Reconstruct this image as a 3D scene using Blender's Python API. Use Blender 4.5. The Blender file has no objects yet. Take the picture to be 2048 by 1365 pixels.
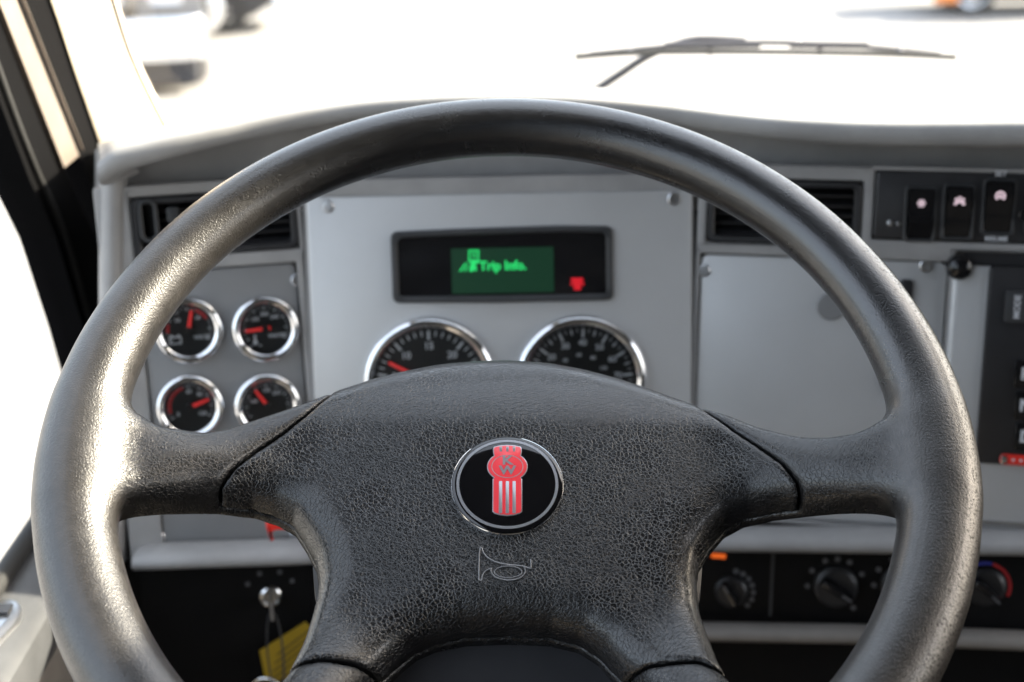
import bpy, bmesh, math, random
import numpy as np
from mathutils import Vector, Matrix, Euler

random.seed(7)
scene = bpy.context.scene
COL = scene.collection
rad = math.radians

# ---------------------------------------------------------------- camera
EYE = Vector((0.0, 0.0, 2.5))
PITCH, ROLL, FPX = rad(20.0), rad(1.1), 2844.4
FWD = Vector((0, math.cos(PITCH), -math.sin(PITCH)))
UP0 = Vector((0, math.sin(PITCH), math.cos(PITCH)))
RGT = Vector((1, 0, 0)) * math.cos(ROLL) - UP0 * math.sin(ROLL)
UPV = UP0 * math.cos(ROLL) + Vector((1, 0, 0)) * math.sin(ROLL)
cam_d = bpy.data.cameras.new('camera')
cam_d.sensor_width = 36.0
cam_d.lens = 50.0
cam_d.clip_start = 0.02
cam_d.clip_end = 2000
cam_d.dof.use_dof = True
cam_d.dof.focus_distance = 0.735
cam_d.dof.aperture_fstop = 6.3
cam_d.dof.aperture_blades = 7
cam = bpy.data.objects.new('camera', cam_d)
COL.objects.link(cam)
cam.matrix_world = Matrix.Translation(EYE) @ Matrix((RGT, UPV, -FWD)).transposed().to_4x4()
scene.camera = cam

# ---------------------------------------------------------------- sky, sun, exposure
SUN_AZ, SUN_EL = rad(74.0), rad(32.0)        # azimuth to the right of straight ahead
world = bpy.data.worlds.new('World')
scene.world = world
world.use_nodes = True
wn = world.node_tree.nodes
wl = world.node_tree.links
bg = wn['Background']
sky = wn.new('ShaderNodeTexSky')
sky.sky_type = 'NISHITA'
sky.sun_disc = False
sky.sun_elevation = SUN_EL
sky.sun_rotation = SUN_AZ
sky.air_density = 1.0
sky.dust_density = 5.0
veil = wn.new('ShaderNodeMix'); veil.data_type = 'RGBA'       # thin white cloud over the whole sky
veil.inputs[0].default_value = 0.55
veil.inputs[7].default_value = (4.25, 4.5, 4.85, 1)
wl.new(sky.outputs[0], veil.inputs[6])
wl.new(veil.outputs[2], bg.inputs[0])
bg.inputs[1].default_value = 0.15
sun_d = bpy.data.lights.new('sun', 'SUN')
sun_d.energy = 5.0
sun_d.angle = rad(0.53)
sun_d.color = (1.0, 0.89, 0.72)
sun = bpy.data.objects.new('sun', sun_d)
COL.objects.link(sun)
SUN_DIR = Vector((math.sin(SUN_AZ) * math.cos(SUN_EL), math.cos(SUN_AZ) * math.cos(SUN_EL), math.sin(SUN_EL)))
sun.rotation_euler = SUN_DIR.to_track_quat('Z', 'Y').to_euler()
sun.location = (6, 2, 8)
scene.view_settings.view_transform = 'Standard'
scene.view_settings.look = 'None'
scene.view_settings.gamma = 1.0
scene.view_settings.use_curve_mapping = False
scene.view_settings.exposure = 2.15
scene.render.engine = 'CYCLES'
scene.cycles.use_denoising = True
scene.cycles.denoiser = 'OPENIMAGEDENOISE'
scene.cycles.max_bounces = 10
scene.cycles.diffuse_bounces = 6
scene.cycles.glossy_bounces = 5
scene.cycles.transparent_max_bounces = 16
scene.cycles.sample_clamp_indirect = 8.0
scene.cycles.blur_glossy = 0.5

# ---------------------------------------------------------------- materials
def mat(name, color=(0.5, 0.5, 0.5), rough=0.5, metal=0.0, spec=0.5, coat=0.0, emit=None, estr=0.0):
    m = bpy.data.materials.new(name)
    m.use_nodes = True
    b = m.node_tree.nodes['Principled BSDF']
    b.inputs['Base Color'].default_value = (*color, 1)
    b.inputs['Roughness'].default_value = rough
    b.inputs['Metallic'].default_value = metal
    b.inputs['Specular IOR Level'].default_value = spec
    b.inputs['Coat Weight'].default_value = coat
    b.inputs['Coat Roughness'].default_value = 0.05
    if emit:
        b.inputs['Emission Color'].default_value = (*emit, 1)
        b.inputs['Emission Strength'].default_value = estr
    return m

class NT:
    """small helper for wiring a material's nodes"""
    def __init__(s, m):
        s.m, s.t = m, m.node_tree
        s.b = s.t.nodes['Principled BSDF']
        s.tc = s.t.nodes.new('ShaderNodeTexCoord')
    def new(s, kind, **kw):
        n = s.t.nodes.new(kind)
        for k, v in kw.items():
            setattr(n, k, v)
        return n
    def link(s, a, b):
        s.t.links.new(a, b)
    def val(s, sock, v):
        if hasattr(v, 'is_linked'):
            s.link(v, sock)
        else:
            sock.default_value = v
    def noise(s, scale, detail=3.0, rough=0.55, vec=None, dist=0.0):
        n = s.new('ShaderNodeTexNoise')
        s.link(vec or s.tc.outputs['Object'], n.inputs['Vector'])
        n.inputs['Scale'].default_value = scale
        n.inputs['Detail'].default_value = detail
        n.inputs['Roughness'].default_value = rough
        n.inputs['Distortion'].default_value = dist
        return n
    def math(s, op, a, b=0.0, c=0.0, clamp=False):
        n = s.new('ShaderNodeMath', operation=op, use_clamp=clamp)
        s.val(n.inputs[0], a); s.val(n.inputs[1], b); s.val(n.inputs[2], c)
        return n.outputs[0]
    def ramp(s, v, a, b, lo=0.0, hi=1.0):
        n = s.new('ShaderNodeMapRange', interpolation_type='SMOOTHSTEP')
        s.val(n.inputs['Value'], v)
        n.inputs['From Min'].default_value = a; n.inputs['From Max'].default_value = b
        n.inputs['To Min'].default_value = lo; n.inputs['To Max'].default_value = hi
        return n.outputs['Result']
    def mixcol(s, f, a, b):
        n = s.new('ShaderNodeMix', data_type='RGBA')
        s.val(n.inputs[0], f)
        for i, c in ((6, a), (7, b)):
            if hasattr(c, 'is_linked'): s.link(c, n.inputs[i])
            else: n.inputs[i].default_value = (*c, 1)
        return n.outputs[2]
    def bump(s, h, strength, dist, normal=None):
        n = s.new('ShaderNodeBump')
        s.val(n.inputs['Strength'], strength)
        n.inputs['Distance'].default_value = dist
        s.link(h, n.inputs['Height'])
        if normal: s.link(normal, n.inputs['Normal'])
        return n.outputs['Normal']

def grained(name, color, rough, bump=0.15, scale=1400, var=0.12, blotch=0.07, **kw):
    """moulded plastic with a fine pebble grain and faint handling marks"""
    m = mat(name, color, rough, **kw)
    t = NT(m)
    n = t.noise(scale, 2.0)
    t.link(t.bump(n.outputs[0], bump, 0.0004), t.b.inputs['Normal'])
    s = t.noise(14, 4.0, 0.65)
    dark = tuple(c * (1 - var) for c in color); lite = tuple(min(1, c * (1 + var)) for c in color)
    t.link(t.mixcol(t.ramp(s.outputs[0], 0.3, 0.7), dark, lite), t.b.inputs['Base Color'])
    t.link(t.ramp(t.noise(30, 4.0, 0.7).outputs[0], 0.3, 0.75, rough - blotch, rough + blotch), t.b.inputs['Roughness'])
    return m

def leather(name, worn):
    """black vinyl leather: a network of creases over small cells, polished where hands run"""
    m = mat(name, (0.006, 0.006, 0.0065), 0.3, spec=0.75)
    t = NT(m)
    obj = t.tc.outputs['Object']
    wob = t.noise(260, 2.0)
    off = t.new('ShaderNodeVectorMath', operation='SCALE'); off.inputs['Scale'].default_value = 0.0022
    sub = t.new('ShaderNodeVectorMath', operation='SUBTRACT'); sub.inputs[1].default_value = (0.5, 0.5, 0.5)
    t.link(wob.outputs['Color'], sub.inputs[0]); t.link(sub.outputs[0], off.inputs[0])
    add = t.new('ShaderNodeVectorMath', operation='ADD')
    t.link(obj, add.inputs[0]); t.link(off.outputs[0], add.inputs[1])
    vec = add.outputs[0]
    def cells(scale, width):
        v = t.new('ShaderNodeTexVoronoi', feature='DISTANCE_TO_EDGE')
        t.link(vec, v.inputs['Vector']); v.inputs['Scale'].default_value = scale
        v.inputs['Randomness'].default_value = 1.0
        return t.ramp(v.outputs['Distance'], 0.0, width, 1.0, 0.0)
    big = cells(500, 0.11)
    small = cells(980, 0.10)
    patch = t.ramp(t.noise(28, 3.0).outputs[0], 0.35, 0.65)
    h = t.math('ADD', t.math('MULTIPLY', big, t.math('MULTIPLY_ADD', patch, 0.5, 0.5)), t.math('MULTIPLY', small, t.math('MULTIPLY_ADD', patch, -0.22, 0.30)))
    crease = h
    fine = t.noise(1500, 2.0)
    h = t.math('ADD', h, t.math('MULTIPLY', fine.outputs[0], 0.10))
    # paler colour on the crease lines stands in for their glints
    glint = t.math('MULTIPLY', crease, t.ramp(t.noise(55, 4.0, 0.65).outputs[0], 0.36, 0.66, 0.12, 1.0), clamp=True)
    if worn:
        sep = t.new('ShaderNodeSeparateXYZ'); t.link(obj, sep.inputs[0])
        X, Y, Z = sep.outputs
        rho = t.math('SQRT', t.math('ADD', t.math('MULTIPLY', X, X), t.math('MULTIPLY', Y, Y)))
        rag = t.noise(150, 6.0, 0.75)
        ragged = t.math('MULTIPLY_ADD', rag.outputs[0], 0.044, -0.022)
        k = t.ramp(t.math('ADD', rho, t.math('MULTIPLY', ragged, 0.7)), 0.176, 0.203, 1.0, 0.0)
        # hands have polished the near side of the rim at nine o'clock and down to the lower spokes
        reach = t.math('ADD', Y, t.math('MULTIPLY_ADD', X, 0.32, -0.095))
        top = t.ramp(t.math('ADD', reach, t.math('MULTIPLY', ragged, 1.6)), -0.045, 0.045, 0.0, 1.0)
        kc = t.math('MAXIMUM', k, top)
        outer = t.ramp(t.math('ADD', t.math('SUBTRACT', rho, t.math('MULTIPLY', Z, 0.6)), ragged), 0.206, 0.217, 0.0, 0.6)
        streak = t.ramp(t.noise(1000, 2.0, 0.6).outputs[0], 0.25, 0.75)
        hr = t.math('ADD', t.math('MULTIPLY', streak, 0.75), t.math('MULTIPLY', fine.outputs[0], 0.9))
        h = t.math('ADD', t.math('MULTIPLY', h, k), t.math('MULTIPLY', hr, t.math('SUBTRACT', 1.0, t.math('MULTIPLY', k, 0.6))))
        rr = t.ramp(t.noise(70, 4.0, 0.7).outputs[0], 0.3, 0.7, 0.31, 0.39)
        rr = t.math('SUBTRACT', rr, t.math('MULTIPLY', kc, 0.11))
        t.link(rr, t.b.inputs['Roughness'])
        # black grain left as flecks where the worn skin ends
        fleck = t.math('MULTIPLY', t.ramp(t.noise(800, 4.0, 0.7).outputs[0], 0.50, 0.58), t.math('MULTIPLY', outer, t.ramp(X, 0.0, 0.12, 0.35, 1.7)), clamp=True)
        worn_c = t.mixcol(t.ramp(rag.outputs[0], 0.35, 0.7), (0.021, 0.019, 0.017), (0.032, 0.029, 0.027))
        dark_c = t.mixcol(t.math('MULTIPLY', glint, k), (0.007, 0.007, 0.0075), (0.030, 0.030, 0.032))
        base = t.mixcol(kc, worn_c, dark_c)
        base = t.mixcol(fleck, base, (0.008, 0.008, 0.008))
        t.link(base, t.b.inputs['Base Color'])
        t.link(t.math('MULTIPLY', t.math('SUBTRACT', 0.75, t.math('MULTIPLY', k, 0.05)), t.math('SUBTRACT', 1.0, t.math('MULTIPLY', fleck, 0.85))), t.b.inputs['Specular IOR Level'])
        t.link(t.math('MULTIPLY', t.math('MULTIPLY', t.math('MULTIPLY_ADD', top, 0.35, 0.18), t.math('SUBTRACT', 1.0, k)), t.math('SUBTRACT', 1.0, fleck)), t.b.inputs['Coat Weight'])
        t.b.inputs['Coat Roughness'].default_value = 0.16
    else:
        rr = t.math('SUBTRACT', t.ramp(t.noise(60, 4.0, 0.7).outputs[0], 0.3, 0.7, 0.19, 0.27), t.math('MULTIPLY', crease, 0.0))
        t.link(rr, t.b.inputs['Roughness'])
        t.link(t.mixcol(glint, (0.007, 0.007, 0.0075), (0.030, 0.030, 0.032)), t.b.inputs['Base Color'])
    t.link(t.bump(h, 1.0, 0.00013), t.b.inputs['Normal'])
    return m

def glass_mat(name, tint=(1, 1, 1), refl=1.0):
    m = bpy.data.materials.new(name); m.use_nodes = True
    nt = m.node_tree; nt.nodes.clear()
    out = nt.nodes.new('ShaderNodeOutputMaterial')
    mix = nt.nodes.new('ShaderNodeMixShader')
    tr = nt.nodes.new('ShaderNodeBsdfTransparent'); tr.inputs[0].default_value = (*tint, 1)
    gl = nt.nodes.new('ShaderNodeBsdfGlossy'); gl.inputs['Roughness'].default_value = 0.01
    fr = nt.nodes.new('ShaderNodeFresnel'); fr.inputs['IOR'].default_value = 1.45
    mu = nt.nodes.new('ShaderNodeMath'); mu.operation = 'MULTIPLY'; mu.inputs[1].default_value = refl
    nt.links.new(fr.outputs[0], mu.inputs[0]); nt.links.new(mu.outputs[0], mix.inputs[0])
    nt.links.new(tr.outputs[0], mix.inputs[1]); nt.links.new(gl.outputs[0], mix.inputs[2])
    nt.links.new(mix.outputs[0], out.inputs[0])
    return m

M = {}
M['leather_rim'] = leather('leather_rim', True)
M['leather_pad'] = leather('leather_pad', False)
M['fascia'] = grained('fascia_plastic', (0.27, 0.268, 0.268), 0.48)
M['pad'] = grained('dash_pad_vinyl', (0.30, 0.30, 0.30), 0.55, bump=0.5, scale=900)
M['silver'] = grained('silver_panel_paint', (0.50, 0.51, 0.52), 0.40, bump=0.3, var=0.02, blotch=0.02, metal=0.35)
M['grey_panel'] = grained('grey_panel_paint', (0.21, 0.214, 0.22), 0.45, bump=0.3, var=0.03, blotch=0.02, metal=0.2)
M['black'] = grained('black_plastic', (0.016, 0.016, 0.018), 0.42, bump=0.2)
M['black_soft'] = grained('black_soft_trim', (0.003, 0.003, 0.0035), 0.6, bump=0.2, spec=0.15)
M['cover'] = grained('hub_cover_plastic', (0.03, 0.03, 0.033), 0.55, spec=0.3)
M['felt'] = mat('black_felt', (0.004, 0.004, 0.0045), 0.95, spec=0.05)
M['black_gloss'] = mat('black_gloss', (0.008, 0.008, 0.009), 0.12)
M['badge_black'] = mat('badge_black_enamel', (0.004, 0.004, 0.005), 0.05, coat=0.5)
M['shroud'] = grained('shroud_plastic', (0.03, 0.032, 0.035), 0.5, bump=0.25)
M['chrome'] = mat('chrome', (0.82, 0.83, 0.85), 0.09, metal=1.0)
M['satin'] = mat('satin_metal', (0.55, 0.56, 0.58), 0.3, metal=1.0)
M['badge_silver'] = mat('badge_silver', (0.42, 0.43, 0.46), 0.28, metal=0.6)
M['badge_red'] = mat('badge_red', (0.85, 0.05, 0.065), 0.3, coat=0.3)
M['leather_smooth'] = mat('polished_vinyl', (0.22, 0.22, 0.23), 0.25, spec=0.9)  # pale grey colour stands in for glints along the moulded horn outline
M['wiper_grey'] = mat('wiper_grey', (0.04, 0.04, 0.05), 0.5)
M['mark_dim'] = mat('printed_grey', (0.09, 0.092, 0.10), 0.5)
M['grey_paint'] = mat('grey_truck_paint', (0.10, 0.098, 0.10), 0.3, coat=0.4)
M['dial'] = mat('dial_black', (0.010, 0.011, 0.012), 0.35)
M['mark'] = mat('dial_white', (0.62, 0.64, 0.68), 0.5)
M['needle'] = mat('needle_red', (0.80, 0.03, 0.035), 0.45, emit=(1, 0.05, 0.04), estr=0.05)
M['red_plastic'] = mat('red_plastic', (0.70, 0.03, 0.02), 0.35)
M['red_arc'] = mat('dial_red', (0.45, 0.02, 0.025), 0.5)
M['blue_arc'] = mat('dial_blue', (0.03, 0.04, 0.35), 0.5)
M['lcd'] = mat('lcd_green', (0.004, 0.012, 0.008), 0.3, emit=(0.015, 0.10, 0.045), estr=0.06)
M['lcd_text'] = mat('lcd_text', (0.0, 0.1, 0.03), 0.4, emit=(0.03, 1.0, 0.22), estr=0.17)
M['lamp_red'] = mat('warning_lamp_red', (0.2, 0.0, 0.0), 0.4, emit=(1.0, 0.02, 0.04), estr=0.12)
M['lamp_orange'] = mat('lamp_orange', (0.3, 0.05, 0.0), 0.4, emit=(1.0, 0.16, 0.02), estr=0.15)
M['icon'] = mat('lit_switch_icon', (0.7, 0.6, 0.65), 0.4, emit=(1.0, 0.72, 0.80), estr=0.13)
M['cream'] = grained('cream_trim', (0.62, 0.54, 0.44), 0.55, bump=0.3, scale=700, var=0.04)
M['tan'] = grained('tan_trim', (0.17, 0.14, 0.115), 0.6)  # cream trim with the strip's shade put into a darker colour
M['door'] = grained('door_panel', (0.075, 0.078, 0.083), 0.5)
M['door_low'] = grained('door_panel_lower', (0.20, 0.185, 0.17), 0.55)
M['headliner'] = grained('headliner', (0.028, 0.027, 0.026), 0.9, bump=0.4, scale=500)
M['white_paint'] = mat('white_truck_paint', (0.80, 0.80, 0.80), 0.25, coat=0.5)
M['truck_dark'] = mat('truck_dark', (0.03, 0.03, 0.035), 0.6)
M['rubber'] = mat('rubber', (0.02, 0.02, 0.02), 0.7)
M['yellow'] = mat('yellow_tag', (0.30, 0.20, 0.008), 0.5)
M['tag_print'] = mat('tag_print', (0.10, 0.07, 0.01), 0.6)
M['glass'] = glass_mat('window_glass', (0.96, 0.98, 0.97), 0.6)
M['lens'] = glass_mat('gauge_lens', (0.97, 0.98, 0.98), 0.7)
M['orange_lens'] = mat('orange_lens', (0.8, 0.25, 0.05), 0.3)
mg = mat('concrete', (0.52, 0.49, 0.45), 0.85)
tg = NT(mg)
gn = tg.noise(0.35, 6.0, 0.7)
tg.link(tg.mixcol(tg.ramp(gn.outputs[0], 0.3, 0.7), (0.22, 0.213, 0.205), (0.33, 0.32, 0.312)), tg.b.inputs['Base Color'])
M['concrete'] = mg

# ---------------------------------------------------------------- mesh helpers
class MB:
    """collects vertices and faces; build() links them as one mesh object"""
    def __init__(s):
        s.v, s.f = [], []
    def add(s, verts, faces):
        o = len(s.v)
        s.v += [tuple(p) for p in verts]
        s.f += [tuple(o + i for i in f) for f in faces]
        return s
    def box(s, x0, x1, y0, y1, z0, z1):
        p = [(x, y, z) for x in (x0, x1) for y in (y0, y1) for z in (z0, z1)]
        return s.add(p, [(0, 1, 3, 2), (4, 6, 7, 5), (0, 4, 5, 1), (2, 3, 7, 6), (0, 2, 6, 4), (1, 5, 7, 3)])
    def rings(s, rings, cap0=True, cap1=True, closed=False):
        n = len(rings[0]); o = len(s.v)
        for r in rings: s.v += [tuple(p) for p in r]
        k = len(rings)
        for i in range(k if closed else k - 1):
            a, b = o + i * n, o + ((i + 1) % k) * n
            for j in range(n):
                s.f.append((a + j, a + (j + 1) % n, b + (j + 1) % n, b + j))
        if cap0 and not closed: s.f.append(tuple(o + j for j in reversed(range(n))))
        if cap1 and not closed: s.f.append(tuple(o + (k - 1) * n + j for j in range(n)))
        return s
    def lathe(s, prof, n=40, c=(0, 0), cap0=False, cap1=False):
        rr = [[(c[0] + r * math.cos(2 * math.pi * j / n), c[1] + r * math.sin(2 * math.pi * j / n), z) for j in range(n)] for r, z in prof]
        return s.rings(rr, cap0, cap1)
    def plate(s, outline, z0, z1, bev=0.0, inset=None):
        """outline extruded from z0 to z1 with a chamfered front edge"""
        if bev <= 0:
            return s.rings([[(x, y, z0) for x, y in outline], [(x, y, z1) for x, y in outline]])
        ins = inset or offset_poly(outline, -bev)
        mid = offset_poly(outline, -bev * 0.3)
        return s.rings([[(x, y, z0) for x, y in outline], [(x, y, z1 - bev) for x, y in outline],
                        [(x, y, z1 - bev * 0.3) for x, y in mid], [(x, y, z1) for x, y in ins]])
    def ringplate(s, outer, inner, z0, z1, bev=0.0006):
        """frame between two outlines with the same number of points"""
        o2, i2 = offset_poly(outer, -bev), offset_poly(inner, bev)
        n = [[(x, y, z0) for x, y in outer], [(x, y, z1 - bev) for x, y in outer], [(x, y, z1) for x, y in o2],
             [(x, y, z1) for x, y in i2], [(x, y, z1 - bev) for x, y in inner], [(x, y, z0) for x, y in inner]]
        return s.rings(n, closed=True)
    def tube(s, pts, r, n=8, caps=True):
        pts = [Vector(p) for p in pts]
        rr = []
        up = None
        for i, p in enumerate(pts):
            d = (pts[min(i + 1, len(pts) - 1)] - pts[max(i - 1, 0)]).normalized()
            if up is None:
                up = d.orthogonal().normalized()
            up = (up - d * up.dot(d)).normalized()
            sd = d.cross(up)
            rad_ = r[i] if isinstance(r, (list, tuple)) else r
            rr.append([p + (up * math.cos(2 * math.pi * j / n) + sd * math.sin(2 * math.pi * j / n)) * rad_ for j in range(n)])
        return s.rings(rr, caps, caps)
    def build(s, name, material, parent=None, smooth=35, matrix=None, loc=None):
        me = bpy.data.meshes.new(name)
        me.from_pydata(s.v, [], s.f)
        bm = bmesh.new(); bm.from_mesh(me)
        bmesh.ops.recalc_face_normals(bm, faces=bm.faces)
        bm.to_mesh(me); bm.free()
        if smooth:
            me.shade_smooth(); me.set_sharp_from_angle(angle=rad(smooth))
        me.materials.append(M[material] if isinstance(material, str) else material)
        o = bpy.data.objects.new(name, me)
        COL.objects.link(o)
        if parent: o.parent = parent
        if matrix is not None: o.matrix_world = matrix
        if loc is not None: o.location = loc
        return o

def offset_poly(P, d):
    """moves a closed outline outwards by d (inwards when negative)"""
    n = len(P)
    area = sum(P[i][0] * P[(i + 1) % n][1] - P[(i + 1) % n][0] * P[i][1] for i in range(n))
    sg = 1 if area > 0 else -1
    out = []
    for i in range(n):
        a, b, c = P[i - 1], P[i], P[(i + 1) % n]
        e1 = Vector((b[0] - a[0], b[1] - a[1])); e2 = Vector((c[0] - b[0], c[1] - b[1]))
        if e1.length < 1e-9 or e2.length < 1e-9:
            out.append(b); continue
        e1.normalize(); e2.normalize()
        n1 = Vector((e1.y, -e1.x)) * sg; n2 = Vector((e2.y, -e2.x)) * sg
        m = n1 + n2
        if m.length < 1e-6: m = n1
        m.normalize()
        k = d / max(0.35, m.dot(n1))
        out.append((b[0] + m.x * k, b[1] + m.y * k))
    return out

def rrect(x0, x1, y0, y1, r, seg=5):
    out = []
    for cx, cy, a0 in ((x1 - r, y1 - r, 0), (x0 + r, y1 - r, 90), (x0 + r, y0 + r, 180), (x1 - r, y0 + r, 270)):
        for k in range(seg + 1):
            a = rad(a0 + 90 * k / seg)
            out.append((cx + r * math.cos(a), cy + r * math.sin(a)))
    return out

def rpoly(P, r, seg=5):
    """polygon with rounded corners"""
    out = []; n = len(P)
    for i in range(n):
        a, b, c = Vector(P[i - 1]), Vector(P[i]), Vector(P[(i + 1) % n])
        d1, d2 = (a - b).normalized(), (c - b).normalized()
        k = min(r, (a - b).length * 0.45, (c - b).length * 0.45)
        for j in range(seg + 1):
            t = j / seg
            out.append(tuple((b + d1 * k) * (1 - t) ** 2 + b * 2 * t * (1 - t) + (b + d2 * k) * t * t))
    return out

def spline(P, n=8):
    """Catmull-Rom through the points"""
    P = [Vector(p) for p in P]; out = []
    for i in range(len(P) - 1):
        a, b, c, d = P[max(i - 1, 0)], P[i], P[i + 1], P[min(i + 2, len(P) - 1)]
        for j in range(n):
            t = j / n
            out.append(0.5 * ((2 * b) + (c - a) * t + (2 * a - 5 * b + 4 * c - d) * t * t + (3 * b - a - 3 * c + d) * t ** 3))
    out.append(P[-1])
    return out

def tag(o, label=None, cat=None, group=None, kind=None):
    if label: o['label'] = label
    if cat: o['category'] = cat
    if group: o['group'] = group
    if kind: o['kind'] = kind
    return o

def empty(name, matrix=None, parent=None, loc=None):
    o = bpy.data.objects.new(name, None)
    o.empty_display_size = 0.02
    COL.objects.link(o)
    if parent: o.parent = parent
    if matrix is not None: o.matrix_world = matrix
    if loc is not None: o.location = loc
    return o

def text(name, s, size, material, parent, x, y, z, depth=0.0003, bold=0.0, rot=0.0, sx=1.0, align='CENTER'):
    cu = bpy.data.curves.new(name, 'FONT')
    cu.body = s; cu.size = size; cu.extrude = depth; cu.offset = bold
    cu.align_x = align; cu.align_y = 'CENTER'
    cu.resolution_u = 3
    tmp = bpy.data.objects.new('tmp_text', cu)
    COL.objects.link(tmp)
    dg = bpy.context.evaluated_depsgraph_get()
    me = bpy.data.meshes.new_from_object(tmp.evaluated_get(dg))
    bpy.data.objects.remove(tmp); bpy.data.curves.remove(cu)
    me.transform(Matrix.Rotation(rot, 4, 'Z') @ Matrix.Diagonal((sx, 1, 1, 1)))
    me.materials.clear(); me.materials.append(M[material])
    me.name = name
    o = bpy.data.objects.new(name, me)
    COL.objects.link(o); o.parent = parent; o.location = (x, y, z)
    return o

# ---------------------------------------------------------------- survey: photo directions met with real planes of the cab
def ray(px, py):
    return FWD + RGT * ((px - 1024) / FPX) + UPV * ((682.5 - py) / FPX)

def at(px, py, depth):
    return EYE + ray(px, py) * depth

class Frame:
    """a plane of the cab: a to the right, b up, h out of the surface"""
    def __init__(s, o, u, v):
        s.o = o; s.u = u.normalized(); s.n = s.u.cross(v).normalized(); s.v = s.n.cross(s.u)
        s.mat = Matrix.Translation(o) @ Matrix((s.u, s.v, s.n)).transposed().to_4x4()
    def ab(s, px, py, h=0.0):
        d = ray(px, py); o = s.o + s.n * h
        p = EYE + d * ((o - EYE).dot(s.n) / d.dot(s.n)) - s.o
        return p.dot(s.u), p.dot(s.v)
    def pt(s, px, py, h=0.0):
        a, b = s.ab(px, py, h)
        return s.o + s.u * a + s.v * b + s.n * h
    def m(s, a=0, b=0, h=0):
        return s.mat @ Matrix.Translation((a, b, h))

LEAN = rad(10.0)
DV = Vector((0, math.sin(LEAN), math.cos(LEAN)))
FC = Frame(at(1010, 560, 1.10), Vector((1, 0, 0)), DV)                    # centre of the dash
YAW = rad(11.0)
FL = Frame(FC.pt(621, 700), Vector((math.cos(YAW), math.sin(YAW), 0)), DV)    # left wing, turned to the driver
FR = Frame(FC.pt(1386, 700), Vector((math.cos(YAW), -math.sin(YAW), 0)), DV)  # right wing, turned to the driver

# ---------------------------------------------------------------- steering wheel
RIM_R = 0.2125
TILT = 0.6230                       # between the wheel's axis and the line of sight
W_C = EYE + RGT * -0.00233 - UPV * 0.04744 + FWD * 0.70885
W_U = RGT
W_V = (UPV * math.cos(TILT) + FWD * math.sin(TILT)).normalized()
W_N = W_U.cross(W_V).normalized()
W_MAT = Matrix.Translation(W_C) @ Matrix((W_U, W_V, W_N)).transposed().to_4x4()

def seg_dist(P, gu, gv):
    """signed distance (m) on a grid to a closed outline, negative inside"""
    P = np.array(P); Q = np.roll(P, -1, 0)
    d2 = np.full(gu.shape, 1e9); ins = np.zeros(gu.shape, bool)
    for (x0, y0), (x1, y1) in zip(P, Q):
        ex, ey = x1 - x0, y1 - y0
        t = np.clip(((gu - x0) * ex + (gv - y0) * ey) / max(ex * ex + ey * ey, 1e-12), 0, 1)
        d2 = np.minimum(d2, (gu - x0 - t * ex) ** 2 + (gv - y0 - t * ey) ** 2)
        if abs(ey) > 1e-12:
            c = ((y0 > gv) != (y1 > gv)) & (gu < ex * (gv - y0) / ey + x0)
            ins ^= c
    return np.where(ins, -1, 1) * np.sqrt(d2)

def smin(a, b, k):
    h = np.clip(k - np.abs(a - b), 0, None) / k
    return np.minimum(a, b) - h * h * h * k / 6.0

def smax(a, b, k):
    return -smin(-a, -b, k)

def surface_nets(F, org, h):
    """quads round the zero surface of a field sampled on a grid"""
    S = F < 0
    nx, ny, nz = F.shape
    cnt = np.zeros((nx - 1, ny - 1, nz - 1), np.uint8)
    for i in (0, 1):
        for j in (0, 1):
            for k in (0, 1):
                cnt += S[i:nx - 1 + i, j:ny - 1 + j, k:nz - 1 + k]
    act = np.argwhere((cnt > 0) & (cnt < 8))
    idx = np.full(cnt.shape, -1, np.int32)
    idx[act[:, 0], act[:, 1], act[:, 2]] = np.arange(len(act))
    acc = np.zeros((len(act), 3)); num = np.zeros(len(act))
    cor = [(i, j, k) for i in (0, 1) for j in (0, 1) for k in (0, 1)]
    val = {c: F[act[:, 0] + c[0], act[:, 1] + c[1], act[:, 2] + c[2]] for c in cor}
    for c in cor:
        for ax in range(3):
            if c[ax] == 0:
                d = list(c); d[ax] = 1; d = tuple(d)
                a, b = val[c], val[d]
                m = (a < 0) != (b < 0)
                t = np.where(m, a / np.where(m, a - b, 1), 0)
                p = np.array(c, float)[None].repeat(len(act), 0)
                p[:, ax] += t
                acc[m] += p[m]; num[m] += 1
    V = (act + acc / num[:, None]) * h + np.array(org)
    quads = []
    for ax in range(3):
        o1, o2 = [(1, 2), (2, 0), (0, 1)][ax]
        sl0 = [slice(None)] * 3; sl1 = [slice(None)] * 3
        sl0[ax] = slice(0, -1); sl1[ax] = slice(1, None)
        a, b = S[tuple(sl0)], S[tuple(sl1)]
        e = np.argwhere(a != b)
        ok = (e[:, o1] > 0) & (e[:, o2] > 0) & (e[:, o1] < F.shape[o1] - 1) & (e[:, o2] < F.shape[o2] - 1)
        e = e[ok]
        flip = b[e[:, 0], e[:, 1], e[:, 2]]
        def g(d1, d2):
            q = e.copy(); q[:, o1] -= d1; q[:, o2] -= d2
            return idx[q[:, 0], q[:, 1], q[:, 2]]
        q = np.stack([g(0, 0), g(1, 0), g(1, 1), g(0, 1)], 1)
        q[flip] = q[flip][:, ::-1]
        quads.append(q)
    return V, np.concatenate(quads)

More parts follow.
